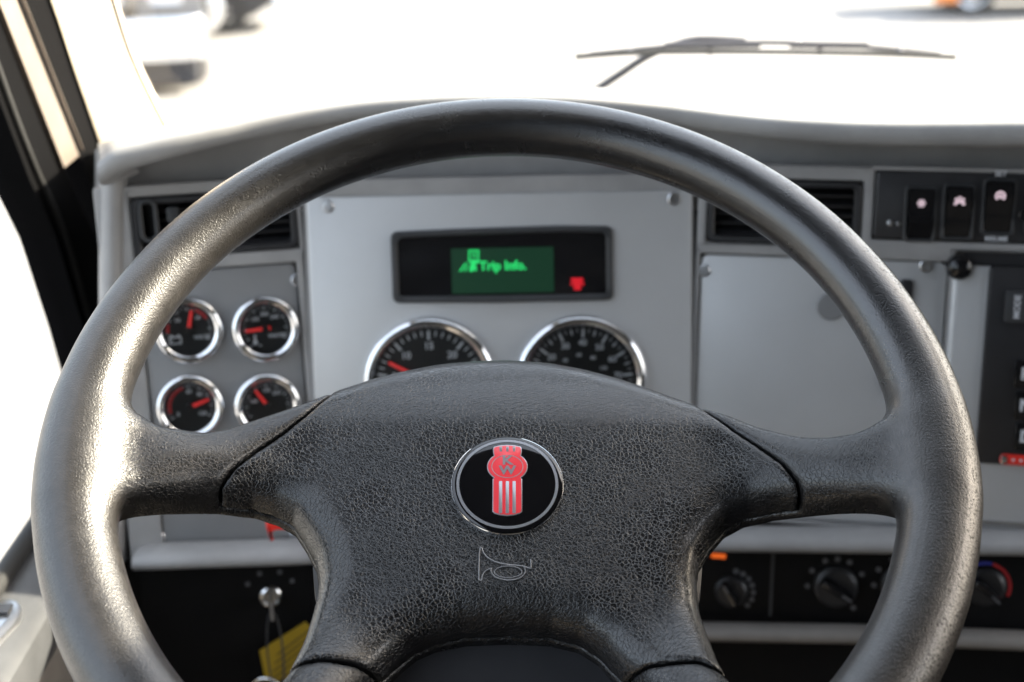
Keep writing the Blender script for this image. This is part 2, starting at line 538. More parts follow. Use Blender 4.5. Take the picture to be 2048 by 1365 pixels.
def np_mesh(name, V, Q, material, parent):
    me = bpy.data.meshes.new(name)
    me.vertices.add(len(V)); me.vertices.foreach_set('co', V.astype(np.float32).ravel())
    me.loops.add(len(Q) * 4); me.loops.foreach_set('vertex_index', Q.astype(np.int32).ravel())
    me.polygons.add(len(Q)); me.polygons.foreach_set('loop_start', np.arange(0, len(Q) * 4, 4, dtype=np.int32))
    me.update(calc_edges=True); me.validate()
    me.shade_smooth()
    me.materials.append(M[material])
    o = bpy.data.objects.new(name, me)
    COL.objects.link(o); o.parent = parent
    return o

mm = lambda L: [(a / 1000, b / 1000) for a, b in L]
# silhouette of spokes and hub in the plane of the wheel (mm, centre of the rim = 0,0)
SPOKES = mm([(-216, 16), (-186, 12), (-174, 11.5), (-158, 16), (-146.8, 22), (-130.7, 34.1), (-117.5, 43.4), (-101.2, 54.6), (-76.2, 68.2), (-58.8, 75.4), (-39.8, 82.1), (-18, 86.2), (1.2, 86.8), (23.1, 83.7), (44.9, 76.1), (66.3, 66.0), (87.5, 54.6), (103.2, 46.5), (119.6, 37.5), (132.7, 27.4), (148.7, 17.4), (164.4, 10), (175, 7.2), (188, 7), (216, 11), (216, -36), (186, -32), (176, -30), (164.3, -27.5), (149.1, -24.5), (137.4, -22.4), (123.1, -22.4), (112.9, -26.9), (103.3, -37.7), (97.5, -47.4), (95.3, -58.6), (95, -75.8), (97.9, -92.5), (100.5, -108), (105, -123), (113, -141), (128, -170), (86, -195), (72, -140), (63, -123), (56, -112.2), (50.1, -104.8), (44.5, -97.5), (35.1, -91), (20.7, -87.4), (0.2, -86.5), (-20.4, -87.4), (-35.1, -90.5), (-44.5, -95), (-51.2, -101), (-57.7, -108.6), (-64.3, -119), (-73, -140), (-86, -195), (-128, -170), (-113, -141), (-106, -123.5), (-101.5, -108.1), (-98.6, -95.7), (-96.6, -81.9), (-94.8, -67.1), (-94.9, -58.6), (-97.3, -47.4), (-103.3, -36.3), (-110.5, -25.5), (-119.6, -20.9), (-130.8, -19), (-148.6, -22), (-166.3, -28), (-180, -32), (-216, -40)])
# the horn pad ends at four seams; elsewhere this outline runs outside the silhouette
SEAMS = mm([(-149, -60), (-147.5, -26), (-144.5, -17), (-138, -6.5), (-127.5, 6.5), (-116, 19), (-106, 31), (-97, 45), (-84, 80), (-60, 105), (60, 105), (86, 80), (98, 47),
            (107, 33), (117, 21), (128.5, 8.5), (139, -4.5), (145.5, -16), (149, -27), (150, -60), (112, -100), (108, -119), (99.1, -115.5), (89.2, -110.9), (66.7, -109.9), (52.7, -111.8), (44, -113),
            (-48, -113), (-56.9, -111.8), (-73.1, -109.7), (-86.7, -109.6), (-100.3, -112.8), (-110, -116), (-118, -100)])

def roll_off(S, gv):
    # front face rolls down towards the silhouette, most at the far edge of the hub
    e = np.clip((0.021 + S) / 0.021, 0, 1)
    side = 0.0170 * (1 - np.sqrt(np.clip(1 - e * e, 0, 1)))
    far = 5.0 * np.clip(gv - 0.020, 0, 0.07) ** 2
    return side + far * (np.abs(GU) < 1)

def w_front(rho):
    s = np.clip((rho - 0.105) / 0.095, 0, 1); s = s * s * (3 - 2 * s)
    dome = 0.0045 * np.clip(1 - (rho / 0.10) ** 2, 0, 1)
    return -0.028 + 0.034 * s + dome

VOX = 0.0014
us = np.arange(-0.239, 0.2391, VOX); vs = np.arange(-0.239, 0.2391, VOX); ws = np.arange(-0.082, 0.0275, VOX)
GU, GV = np.meshgrid(us, vs, indexing='ij')
RHO = np.hypot(GU, GV)
S2 = seg_dist(SPOKES, GU, GV)
H2 = seg_dist(SEAMS, GU, GV)
inner = np.clip((0.185 - RHO) / 0.03, 0, 1)
WF = w_front(RHO) - roll_off(S2, GV) * inner
sm = np.clip((RHO - 0.09) / 0.09, 0, 1); sm = sm * sm * (3 - 2 * sm)
TH = 0.019 - 0.0025 * sm                       # half thickness: hub thick, spokes thinner
RT = 0.0168 + 0.0026 * np.clip((0.11 - GV) / 0.13, 0, 1)
F32 = np.float32
S3 = S2[:, :, None].astype(F32); WF3 = WF[:, :, None].astype(F32); TH3 = TH[:, :, None].astype(F32)
W3 = ws[None, None, :].astype(F32)
rnd = F32(0.0085)
q1 = S3 + rnd
q2 = np.maximum(W3 - WF3, ((w_front(RHO) - 2 * TH)[:, :, None].astype(F32)) - W3) + rnd
plate_f = np.minimum(np.maximum(q1, q2), 0) + np.sqrt(np.maximum(q1, 0) ** 2 + np.maximum(q2, 0) ** 2) - rnd
torus_f = np.sqrt((RHO[:, :, None].astype(F32) - F32(RIM_R)) ** 2 + W3 ** 2) - RT[:, :, None].astype(F32)
BODY = smin(plate_f, torus_f, F32(0.026))
del q1, q2, plate_f, torus_f
CUT = smax(np.broadcast_to(H2[:, :, None].astype(F32), BODY.shape), ((w_front(RHO) - 0.0215)[:, :, None].astype(F32)) - W3, F32(0.003))   # where the pad sits
wheel = tag(empty('steering_wheel', W_MAT), 'black leather four spoke steering wheel with a worn shiny rim', 'steering wheel')
ORG = (us[0], vs[0], ws[0])
V, Q = surface_nets(smax(BODY, -(CUT - F32(0.0011)), F32(0.0045)), ORG, VOX)
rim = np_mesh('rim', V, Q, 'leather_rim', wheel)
PADF = smax(BODY - F32(0.0008), CUT, F32(0.0045))
i0, i1 = np.searchsorted(us, -0.16), np.searchsorted(us, 0.16)
j0, j1 = np.searchsorted(vs, -0.135), np.searchsorted(vs, 0.11)
V, Q = surface_nets(np.ascontiguousarray(PADF[i0:i1, j0:j1]), (us[i0], vs[j0], ws[0]), VOX)
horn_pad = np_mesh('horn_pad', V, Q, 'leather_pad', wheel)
del BODY, CUT, PADF
bpy.context.view_layer.update()
from mathutils.bvhtree import BVHTree
pad_tree = BVHTree.FromPolygons([tuple(v) for v in V], [tuple(q) for q in Q])
def pad_w(u, v):
    h = pad_tree.ray_cast(Vector((u, v, 0.1)), Vector((0, 0, -1)))
    return h[0].z if h[0] else -0.024

# badge
BC = (0.0, -0.015)
BW = max(pad_w(BC[0] + 0.028 * math.cos(a), BC[1] + 0.028 * math.sin(a)) for a in np.linspace(0, 6.28, 12))
mb = MB().lathe([(0.0276, -0.006), (0.0279, 0.0006), (0.0277, 0.0012), (0.0268, 0.0016), (0.0262, 0.00175), (0.018, 0.0023), (0.009, 0.0026), (0.0001, 0.0027)], 72, cap0=True, cap1=True)
badge = mb.build('badge', 'badge_black', wheel, 40, loc=(BC[0], BC[1], BW))
tag(badge, 'round black badge with a silver ring and red crest')
def dome(r): return 0.0017 + 0.0010 * (1 - min(1, (r / 0.0262) ** 2))
MB().lathe([(0.0277, 0.0007), (0.02815, 0.0011), (0.0284, 0.0008), (0.0284, -0.004)], 72).build('edge', 'chrome', badge)
MB().lathe([(0.0242, dome(.0242) - 0.0002), (0.0243, dome(.0242) + 0.00025), (0.0257, dome(.0257) + 0.00025), (0.0258, dome(.0257) - 0.0003)], 80).build('ring', 'badge_silver', badge)
def crest_outline(g):
    """crest: capped top, oval medallion, straight body with a rounded foot (mm), grown by g"""
    P = [(-7.1 - g, 19.7), (-6.6 - g, 20.9 + g * .7), (-3.6, 21.7 + g), (0, 21.95 + g), (3.6, 21.7 + g), (6.6 + g, 20.9 + g * .7), (7.1 + g, 19.7), (6.9 + g, 17.2), (6.7 + g, 16.2)]
    for k in range(13):
        a = rad(50 - 100 * k / 12)
        P.append(((10.0 + g) * math.cos(a) + 0.0, 9.4 + (8.0 + g) * math.sin(a) * 1.05))
    P += [(7.1 + g, 2.2), (7.1 + g, -16.2 - g * .5), (6.2, -17.2 - g), (3.2, -18.2 - g), (0, -18.5 - g), (-3.2, -18.2 - g), (-6.2, -17.2 - g), (-7.1 - g, -16.2 - g * .5), (-7.1 - g, 2.2)]
    for k in range(13):
        a = rad(230 - 100 * k / 12)
        P.append(((10.0 + g) * math.cos(a), 9.4 + (8.0 + g) * math.sin(a) * 1.05))
    P += [(-6.7 - g, 16.2), (-6.9 - g, 17.2)]
    return [(a / 1000, b / 1000) for a, b in P]
MB().plate(crest_outline(0.35), 0.0010, 0.00272, 0.0001).build('crest_outline', 'badge_silver', badge)
MB().plate(crest_outline(-0.15), 0.0010, 0.00285, 0.0001).build('crest', 'badge_red', badge)
zc = 0.0029
for x in (-3.4, 0.0, 3.4):
    MB().plate(rrect((x - .85) / 1000, (x + .85) / 1000, -0.0176, 0.0008, 0.0002), 0.0012, zc, 0.00005).build('stripe', 'badge_silver', badge)
    MB().plate([((x - .75) / 1000, 0.0212), ((x - .55) / 1000, 0.0182), ((x + .55) / 1000, 0.0182), ((x + .75) / 1000, 0.0212)], 0.0012, zc, 0.00005).build('stripe', 'badge_silver', badge)
ell = lambda rx, ry, cy, n=56: [(rx * math.cos(2 * math.pi * k / n), cy + ry * math.sin(2 * math.pi * k / n)) for k in range(n)]
MB().ringplate(ell(.0081, .0068, .0094), ell(.0077, .0064, .0094), 0.0012, zc, 0.00004).build('medallion_ring', 'badge_silver', badge)
text('letter', 'K', 0.0068, 'badge_silver', badge, -0.0001, 0.0127, 0.0028, 0.0002, 0.00025, sx=1.15)
text('letter', 'W', 0.0068, 'badge_silver', badge, 0.0, 0.0070, 0.0028, 0.0002, 0.00025, sx=1.15)

# horn sign moulded into the pad
hc = lambda x, y: ((x - 622) * 0.063e-3, BC[1] + (535 - y) * 0.0723e-3)
def on_pad(P, lift=0.00022):
    return [(a, b, pad_w(a, b) + lift) for a, b in P]
def sp2(L, n=6): return [(p.x, p.y) for p in spline([(a, b, 0) for a, b in [hc(*q) for q in L]], n)]
hb = MB()
for L in ([(412, 1012), (405, 1060), (404, 1130), (404, 1200), (404, 1250)], [(404, 1250), (424, 1250), (432, 1215), (455, 1185), (505, 1163)],
          [(412, 1012), (424, 1018), (440, 1055), (475, 1090), (540, 1122), (620, 1138), (700, 1145), (745, 1150)],
          [(500, 1165), (498, 1190), (530, 1228), (590, 1246), (640, 1250), (700, 1242), (745, 1218), (762, 1185), (755, 1160), (745, 1150)],
          [(745, 1150), (770, 1158), (800, 1166)], [(804, 1100), (806, 1135), (804, 1168)]):
    hb.tube(on_pad(sp2(L)), 0.00032, 6)
oval = [hc(630 + 106 * math.cos(a), 1192 + 42 * math.sin(a)) for a in np.linspace(0, 2 * math.pi, 41)]
hb.tube(on_pad(oval), 0.00032, 6)
hs = hb.build('horn_symbol', 'leather_smooth' if 'leather_smooth' in M else 'shroud', wheel, 60)
tag(hs, 'raised outline of a bugle horn')

# rear cover of the hub and the column behind it
mb = MB()
mb.lathe([(0.094, -0.056), (0.101, -0.062), (0.102, -0.074), (0.098, -0.088), (0.084, -0.104), (0.03, -0.108)], 64, (0, -0.032), cap0=True, cap1=True)
hubc = mb.build('rear_cover', 'cover', wheel, 40)
col = tag(empty('steering_column', W_MAT @ Matrix.Translation((0, -0.03, -0.11))), 'dark grey plastic steering column shroud behind the wheel hub', 'steering column')
mb = MB()
mb.rings([[(x * s_, y * t_ + dy, z) for x, y in rrect(-0.062, 0.062, -0.055, 0.055, 0.03, 6)] for s_, t_, dy, z in ((0.85, 0.9, 0, 0.002), (1.0, 1.0, 0, -0.004), (1.05, 1.1, -0.004, -0.08), (1.1, 1.2, -0.01, -0.16), (1.1, 1.2, -0.02, -0.30))])
mb.build('shroud', 'shroud', col, 40)
mb = MB()
for k in range(5):
    z = -0.006 - 0.012 * k
    mb.lathe([(0.050 + 0.004 * k, z + 0.004), (0.056 + 0.004 * k, z), (0.050 + 0.004 * k, z - 0.005)], 40, (0, -0.062))
mb.build('boot', 'black_soft', col, 50)

# ---------------------------------------------------------------- dashboard
def rect(fr, x0, y0, x1, y1, h=0.0):
    """photo rectangle met with a plane -> a0, a1, b0, b1 in metres"""
    c = [fr.ab(x, y, h) for x, y in ((x0, y0), (x1, y0), (x1, y1), (x0, y1))]
    return ((c[0][0] + c[3][0]) / 2, (c[1][0] + c[2][0]) / 2, (c[2][1] + c[3][1]) / 2, (c[0][1] + c[1][1]) / 2)

dash = tag(empty('dashboard', FC.m(0, -0.25, 0)), 'grey moulded dashboard with padded brow across the cab', 'dashboard')
bpy.context.view_layer.update()

def fascia(fr, box, holes, h0=-0.010, h1=0.004):
    """frame of bars round the openings, one moulding, with softened edges"""
    a0, a1, b0, b1 = box
    A = sorted({a0, a1, *[v for h in holes for v in h[:2] if a0 < v < a1]})
    B = sorted({b0, b1, *[v for h in holes for v in h[2:] if b0 < v < b1]})
    bm = bmesh.new(); vd = {}
    def vt(a, b):
        if (a, b) not in vd: vd[(a, b)] = bm.verts.new((a, b, h0))
        return vd[(a, b)]
    for i in range(len(A) - 1):
        for j in range(len(B) - 1):
            ca, cb = (A[i] + A[i + 1]) / 2, (B[j] + B[j + 1]) / 2
            if any(h[0] < ca < h[1] and h[2] < cb < h[3] for h in holes): continue
            bm.faces.new([vt(A[i], B[j]), vt(A[i + 1], B[j]), vt(A[i + 1], B[j + 1]), vt(A[i], B[j + 1])])
    ex = bmesh.ops.extrude_face_region(bm, geom=bm.faces[:])
    for v in ex['geom']:
        if isinstance(v, bmesh.types.BMVert): v.co.z = h1
    bmesh.ops.recalc_face_normals(bm, faces=bm.faces)
    ed = [e for e in bm.edges if len(e.link_faces) == 2 and e.calc_face_angle(0) > 0.5]
    bmesh.ops.bevel(bm, geom=ed, offset=0.0022, segments=2, affect='EDGES', profile=0.6)
    me = bpy.data.meshes.new('fascia'); bm.to_mesh(me); bm.free()
    me.shade_smooth(); me.set_sharp_from_angle(angle=rad(35))
    me.materials.append(M['fascia'])
    o = bpy.data.objects.new('fascia', me); COL.objects.link(o)
    o.parent = dash
    o.matrix_world = fr.mat
    return o

L_VENT = rect(FL, 264, 384, 597, 508)
L_GAUGE = rect(FL, 300, 533, 616, 1091)
la0, _, lb0, lb1 = rect(FL, 224, 362, 600, 1112)
fascia(FL, (la0, 0.0004, lb0, lb1), [L_VENT, L_GAUGE])
C_PANEL = rect(FC, 628, 387, 1380, 1020)
ca0, ca1, cb0, cb1 = rect(FC, 621, 352, 1386, 1100)
fascia(FC, (ca0, ca1, cb0, cb1), [(C_PANEL[0] + .003, C_PANEL[1] - .003, C_PANEL[2] + .003, C_PANEL[3] - .003)])
R_VENT = rect(FR, 1414, 358, 1724, 489)
R_SWITCH = rect(FR, 1746, 345, 2300, 487)
R_PANEL = rect(FR, 1391, 514, 1881, 1042)
R_SHIFT = rect(FR, 1889, 508, 2300, 1052)
_, ra1, rb0, _ = rect(FR, 1386, 330, 2330, 1062)
rb1 = FR.ab(1724, 333)[1]
fascia(FR, (-0.0004, ra1, rb0, rb1), [R_VENT, R_SWITCH, R_PANEL, R_SHIFT])

def sheet(name, material, quads, parent, thick=0.004, back=Vector((0, 1, 0))):
    """flat board through 3-D corner points with a real thickness behind it"""
    mb = MB()
    for q in quads:
        q = [Vector(p) for p in q]
        mb.rings([[p + back * thick for p in q], q])
    o = mb.build(name, material, None, 0)
    if parent:
        o.parent = parent; o.matrix_parent_inverse = parent.matrix_world.inverted()
    return o

def world_mb(mb, name, material, parent, smooth=40):
    o = mb.build(name, material, None, smooth)
    if parent:
        o.parent = parent; o.matrix_parent_inverse = parent.matrix_world.inverted()
    return o

# recessed cove under the brow
H = -0.026
P_l = [FL.pt(196, 330, H), FL.pt(196, 410, H)]
cov = MB()
top = [FL.pt(190, 300, H), FL.pt(420, 250, H), FC.pt(640, 215, H), FC.pt(1010, 205, H), FC.pt(1370, 235, H), FR.pt(1700, 255, H), FR.pt(2400, 255, H)]
bot = [FL.pt(190, 420, H), FL.pt(420, 420, H), FC.pt(640, 420, H), FC.pt(1010, 420, H), FC.pt(1370, 420, H), FR.pt(1700, 420, H), FR.pt(2400, 420, H)]
n = len(top)
cov.add(top + bot, [(i, i + 1, n + i + 1, n + i) for i in range(n - 1)])
world_mb(cov, 'cove', 'fascia', dash, 0)

# brow: a thick padded board with a rounded nose, swept along the dash
nose = [(FL, 192, 326, .052), (FL, 230, 303, .056), (FL, 330, 276, .056), (FL, 420, 256, .052), (FL, 520, 236, .046), (FC, 650, 214, .040), (FC, 800, 199, .036), (FC, 1000, 192, .034),
        (FC, 1180, 197, .036), (FC, 1330, 211, .038), (FR, 1450, 227, .042), (FR, 1600, 241, .046), (FR, 1800, 248, .048), (FR, 2050, 246, .050), (FR, 2400, 240, .050)]
path = [f.pt(x, y, h) for f, x, y, h in nose]
sm_path = spline(path, 6)
def thick(i):
    t = i / (len(sm_path) - 1)
    return 0.72 + 0.45 * abs(t - 0.45) ** 0.8 * 1.4
prof = [(0.075, -0.0255), (0.030, -0.0215), (0.012, -0.0185), (0.005, -0.0165), (0.0012, -0.0130), (0.0, -0.0085), (0.0004, -0.0042), (0.0016, -0.0017), (0.0042, -0.0004), (0.010, 0.0)]
def far(px, py, Y):
    d_ = ray(px, py); return EYE + d_ * (Y / d_.y)
rear = spline([far(x, y, Y) for x, y, Y in ((196, 292, 1.24), (236, 283, 1.28), (335, 262, 1.36), (425, 238, 1.38), (525, 216, 1.39), (655, 198, 1.40), (805, 189, 1.40), (1000, 186, 1.40),
               (1180, 187, 1.40), (1330, 188, 1.40), (1450, 188, 1.40), (1600, 188, 1.40), (1800, 187, 1.40), (2050, 186, 1.40), (2400, 186, 1.40))], 6)
rings = []
for i, p in enumerate(sm_path):
    d = (sm_path[min(i + 1, len(sm_path) - 1)] - sm_path[max(i - 1, 0)]); d.z = 0; d.normalize()
    back = Vector((-d.y, d.x, 0))
    k = thick(i)
    ring_ = [p + back * a + Vector((0, 0, b * k)) for a, b in prof]
    e = rear[i]
    ring_ += [ring_[-1].lerp(e, t_) + Vector((0, 0, 0.006 * math.sin(math.pi * t_))) for t_ in (0.15, 0.4, 0.7, 1.0)] + [e + Vector((0, 0.01, -0.08))]
    rings.append(ring_)
br = MB()
nn = len(rings[0])
for r in rings: br.v += [tuple(q) for q in r]
for i in range(len(rings) - 1):
    for j in range(nn - 1):
        a = i * nn + j
        br.f.append((a, a + 1, a + nn + 1, a + nn))
br.f.append(tuple(range(nn)))
world_mb(br, 'brow', 'pad', dash, 50)

# rounded post at the left end, ledge rolls along the bottom
pst = MB()
ring = []
for py in np.linspace(352, 1122, 14):
    c = FL.pt(226, py, -0.006)
    ring.append([c + FL.u * (0.0105 * math.cos(a)) + FL.n * (0.016 * math.sin(a)) for a in np.linspace(0, 2 * math.pi, 20, endpoint=False)])
pst.rings(ring)
world_mb(pst, 'end_post', 'fascia', dash, 50)
def roll(name, pts, rx, rz, material='fascia'):
    rr = []
    for i, p in enumerate(pts):
        d = pts[min(i + 1, len(pts) - 1)] - pts[max(i - 1, 0)]; d.z = 0; d.normalize()
        o_ = Vector((d.y, -d.x, 0))
        rr.append([p + o_ * (rx * math.cos(a)) + Vector((0, 0, rz * math.sin(a))) for a in np.linspace(0, 2 * math.pi, 20, endpoint=False)])
    return world_mb(MB().rings(rr), name, material, dash, 50)
roll('ledge', [FL.pt(280, 1114, 0.006), FL.pt(330, 1112, 0.014), FL.pt(450, 1108, 0.016), FL.pt(600, 1103, 0.016), FC.pt(800, 1090, 0.014), FC.pt(1200, 1080, 0.012), FC.pt(1370, 1078, 0.012), FR.pt(1440, 1077, 0.012), FR.pt(1700, 1080, 0.012), FR.pt(2330, 1088, 0.012)], 0.016, 0.0085)
roll('lower_ledge', [FR.pt(1330, 1262, 0.004), FR.pt(1440, 1264, 0.006), FR.pt(1700, 1268, 0.006), FR.pt(2330, 1292, 0.006)], 0.010, 0.0070, 'door_low')
# black knee panel and footwell
kb = -0.012
sheet('knee_panel', 'black_soft', [[FL.pt(282, 1098, kb), FL.pt(621, 1098, kb), FL.pt(621, 1700, kb), FL.pt(282, 1700, kb)],
                                   [FC.pt(621, 1098, kb), FC.pt(1386, 1090, kb), FC.pt(1386, 1700, kb), FC.pt(621, 1700, kb)],
                                   [FR.pt(1386, 1270, kb), FR.pt(2330, 1280, kb), FR.pt(2330, 1700, kb), FR.pt(1386, 1700, kb)]], dash, 0.01)
# side wall of the dash down the left end
sheet('end_cover', 'black_soft', [[FL.pt(216, 345, -0.012), FL.pt(216, 345, -0.012) + Vector((-0.005, 0.3, -0.12)), FL.pt(240, 1700, -0.012) + Vector((-0.005, 0.5, 0)), FL.pt(240, 1700, -0.012)]], dash, 0.006, Vector((1, 0, 0)))
sheet('end_foot', 'black_soft', [[FL.pt(206, 1120, -0.016), FL.pt(300, 1120, -0.016), FL.pt(300, 1700, -0.016), FL.pt(206, 1700, -0.016)]], dash, 0.006)

# ---------------------------------------------------------------- panels, gauges, vents and switches
def panel_thing(name, fr, box, label, cat):
    a0, a1, b0, b1 = box
    return tag(empty(name, fr.m((a0 + a1) / 2, (b0 + b1) / 2, 0)), label, cat), (a1 - a0) / 2, (b1 - b0) / 2, (a0 + a1) / 2, (b0 + b1) / 2

def screw(parent, x, y, z, r=0.0042):
    mb = MB().lathe([(r, z - 0.001), (r, z + 0.0010), (r * 0.85, z + 0.0016), (r * 0.42, z + 0.0017), (r * 0.40, z + 0.0002), (0.0001, z + 0.0002)], 18, (0, 0))
    return mb.build('screw', 'satin', parent, 30, loc=(x, y, 0))

def gauge(parent, x, y, z, R, needle, length, ticks, numerals, arcs=(), words=(), big=False, label=None, tail=0.0):
    g = empty('gauge', None, parent, (x, y, z))
    if label: tag(g, label)
    t = 0.0085 if big else 0.0072
    MB().lathe([(R, 0.0), (R, 0.004), (R - t * 0.25, 0.0072), (R - t * 0.55, 0.0078), (R - t * 0.9, 0.0062), (R - t, 0.0035), (R - t * 1.05, -0.004)], 56).build('bezel', 'chrome', g, 50)
    MB().lathe([(R - t, 0.0002), (R * 0.4, 0.0003), (0.0001, 0.0003)], 48).build('dial', 'dial', g)
    ri = R - t * 1.15
    tk = MB()
    for a, ln, wd in ticks:
        a = rad(a); c, s_ = math.sin(a), math.cos(a)
        r0, r1 = ri * (0.97 - ln), ri * 0.97
        tk.add([(c * r0 + s_ * wd, s_ * r0 - c * wd, 0.0008), (c * r1 + s_ * wd, s_ * r1 - c * wd, 0.0008), (c * r1 - s_ * wd, s_ * r1 + c * wd, 0.0008), (c * r0 - s_ * wd, s_ * r0 + c * wd, 0.0008)], [(0, 1, 2, 3)])
    tk.build('tick_marks', 'mark', g, 0)
    for a, r_, s, size in numerals:
        text('numeral', s, size, 'mark', g, ri * r_ * math.sin(rad(a)), ri * r_ * math.cos(rad(a)), 0.0007, 0.0001, size * 0.02)
    for a0, a1, r0, r1 in arcs:
        A = [rad(a0 + (a1 - a0) * k / 14) for k in range(15)]
        P = [(ri * r1 * math.sin(a), ri * r1 * math.cos(a)) for a in A] + [(ri * r0 * math.sin(a), ri * r0 * math.cos(a)) for a in reversed(A)]
        MB().add([(p[0], p[1], 0.0010) for p in P], [(i, i + 1, 28 - i, 29 - i) for i in range(14)]).build('warning_arc', 'red_arc', g, 0)
    for s, wx, wy, size in words:
        text('dial_word', s, size, 'mark', g, wx * ri, wy * ri, 0.0007, 0.0001, size * 0.02)
    w = R * 0.055 if not big else R * 0.032
    nl = ri * length
    c, s_ = math.sin(rad(needle)), math.cos(rad(needle))
    P = [(-w, -ri * tail), (w, -ri * tail), (w * 0.7, nl), (-w * 0.7, nl)]
    P = [(x_ * s_ + y_ * c, -x_ * c + y_ * s_) for x_, y_ in P]
    MB().plate(P, 0.0022, 0.0034, 0.0004).build('needle', 'needle', g, 30)
    MB().lathe([(R * 0.10, 0.0004), (R * 0.10, 0.0038), (R * 0.08, 0.0044), (0.0001, 0.0045)], 24).build('pivot', 'dial', g)
    MB().lathe([(R - t * 0.95, 0.0052), (R * 0.5, 0.0053), (0.0001, 0.0053)], 40).build('lens', 'lens', g)
    return g

# left gauge panel
gp, gw, gh, gx, gy = panel_thing('gauge_panel', FL, L_GAUGE, 'grey panel of four small chrome gauges left of the silver instrument panel', 'gauge panel')
MB().plate(rrect(-gw + .0012, gw - .0012, -gh + .0012, gh - .0012, 0.006), -0.012, 0.0008, 0.0008).build('plate', 'grey_panel', gp)
def loc(fr, cx, cy, px, py, h=0.0):
    a, b = fr.ab(px, py, h)
    return a - cx, b - cy
pxm = lambda fr, x, y: (fr.pt(x, y) - EYE).dot(FWD) / FPX      # metres per photo pixel there
for px, py in ((594, 560), (318, 558), (592, 1070), (318, 1075)):
    x, y = loc(FL, gx, gy, px, py); screw(gp, x, y, 0.0008, 0.0048)
sg_t = [(a, .16, .0004) for a in range(-120, 121, 30)] + [(a, .09, .00025) for a in range(-120, 121, 10)]
k = pxm(FL, 500, 740)
for px, py, nd, ln, arcs, nums, words, lab, tl in (
    (377, 661, 13, .86, ((-95, -70, .80, .93), (22, 62, .82, .95)), ((-45, .62, '10', .0045), (40, .64, '16', .0045)), (('VOLTS', .52, -.36, .0040),), 'upper gauge beside the rim, red needle pointing up', .05),
    (531, 658, -93, .86, (), ((-45, .6, '150', .0042), (0, .62, '200', .0042), (42, .62, '240', .0042)), (('WATER', .48, -.36, .0040),), 'upper gauge by the silver panel, red needle pointing sideways', .22),
    (380, 815, 72, .86, ((-105, -15, .80, .93),), ((0, .66, '60', .0042), (42, .66, '90', .0042), (-120, .6, '0', .0042), (125, .6, '120', .0042)), (), 'lower gauge with a long red arc beside the rim', .1),
    (535, 812, -33, .86, (), ((-70, .62, '100', .0042), (0, .66, '150', .0042), (40, .66, '250', .0042)), (), 'lower gauge half hidden by the spoke, red needle leaning back', .1)):
    x, y = loc(FL, gx, gy, px, py, 0.004)
    g = gauge(gp, x, y, 0.0009, 67.5 * k, nd, ln, sg_t, nums, arcs, words, label=lab, tail=tl)
    if words and words[0][0] == 'VOLTS':
        mb = MB().ringplate(rrect(-.0046, .0046, -.003, .003, .0006, 2), rrect(-.0036, .0036, -.002, .002, .0004, 2), .0006, .0009, .0001)
        mb.box(-.0034, -.0018, .003, .0044, .0006, .0009).box(.0018, .0034, .003, .0044, .0006, .0009)
        mb.build('battery_sign', 'mark', g, 0, loc=(-0.0105, -0.0075, 0))
    if words and words[0][0] == 'WATER':
        mb = MB().box(-.0008, .0008, 0, .006, .0006, .0009).lathe([(.0018, .0006), (.0018, .0009), (.0001, .0009)], 14).box(-.0045, -.0025, -.003, -.0022, .0006, .0009).box(.0025, .0045, -.003, -.0022, .0006, .0009)
        mb.build('temperature_sign', 'mark', g, 0, loc=(-0.0085, -0.0105, 0))

# centre instrument panel
ip, iw, ih, ix, iy = panel_thing('instrument_panel', FC, C_PANEL, 'silver instrument panel with two large dials and a green display', 'instrument panel')
MB().plate(rrect(-iw, iw, -ih, ih, 0.003), -0.004, 0.0068, 0.0012).build('plate', 'silver', ip)
PZ = 0.0068
for px, py in ((655, 413), (1348, 398), (660, 1000), (1352, 1000)):
    x, y = loc(FC, ix, iy, px, py, PZ); screw(ip, x, y, PZ, 0.0050)
k = pxm(FC, 1010, 720)
tt = [(-80 + 8 * i, .17 if i % 5 == 0 else .10, .0009 if i % 5 == 0 else .0005) for i in range(26)]
x, y = loc(FC, ix, iy, 860, 765, PZ)
gauge(ip, x, y, PZ + .0001, 133 * k, -62, .84, tt, ((-80, .66, '5', .0078), (-40, .66, '10', .0078), (0, .68, '15', .0078), (40, .66, '20', .0078), (80, .66, '25', .0078)), big=True, label='large dial numbered in fives with a red needle', tail=.12)
st = [(3 + 27.3 * (i * .25 - 4), .07, .0003) for i in range(33)] + [(3 + 27.3 * (i * .5 - 4), .17 if i % 2 == 0 else .11, .0009 if i % 2 == 0 else .0006) for i in range(17)]
sn = [(3 + 27.3 * (v / 10 - 4), .70, str(v), .0066) for v in range(10, 90, 10)]
sn += [(3 + 27.3 * (v / 1.609 / 10 - 4), .47, str(v), .0040) for v in range(20, 140, 20)]
x, y = loc(FC, ix, iy, 1162, 759, PZ)
gauge(ip, x, y, PZ + .0001, 131 * k, -108, .84, st, sn, big=True, label='large dial numbered in tens with a smaller inner scale', tail=.12)

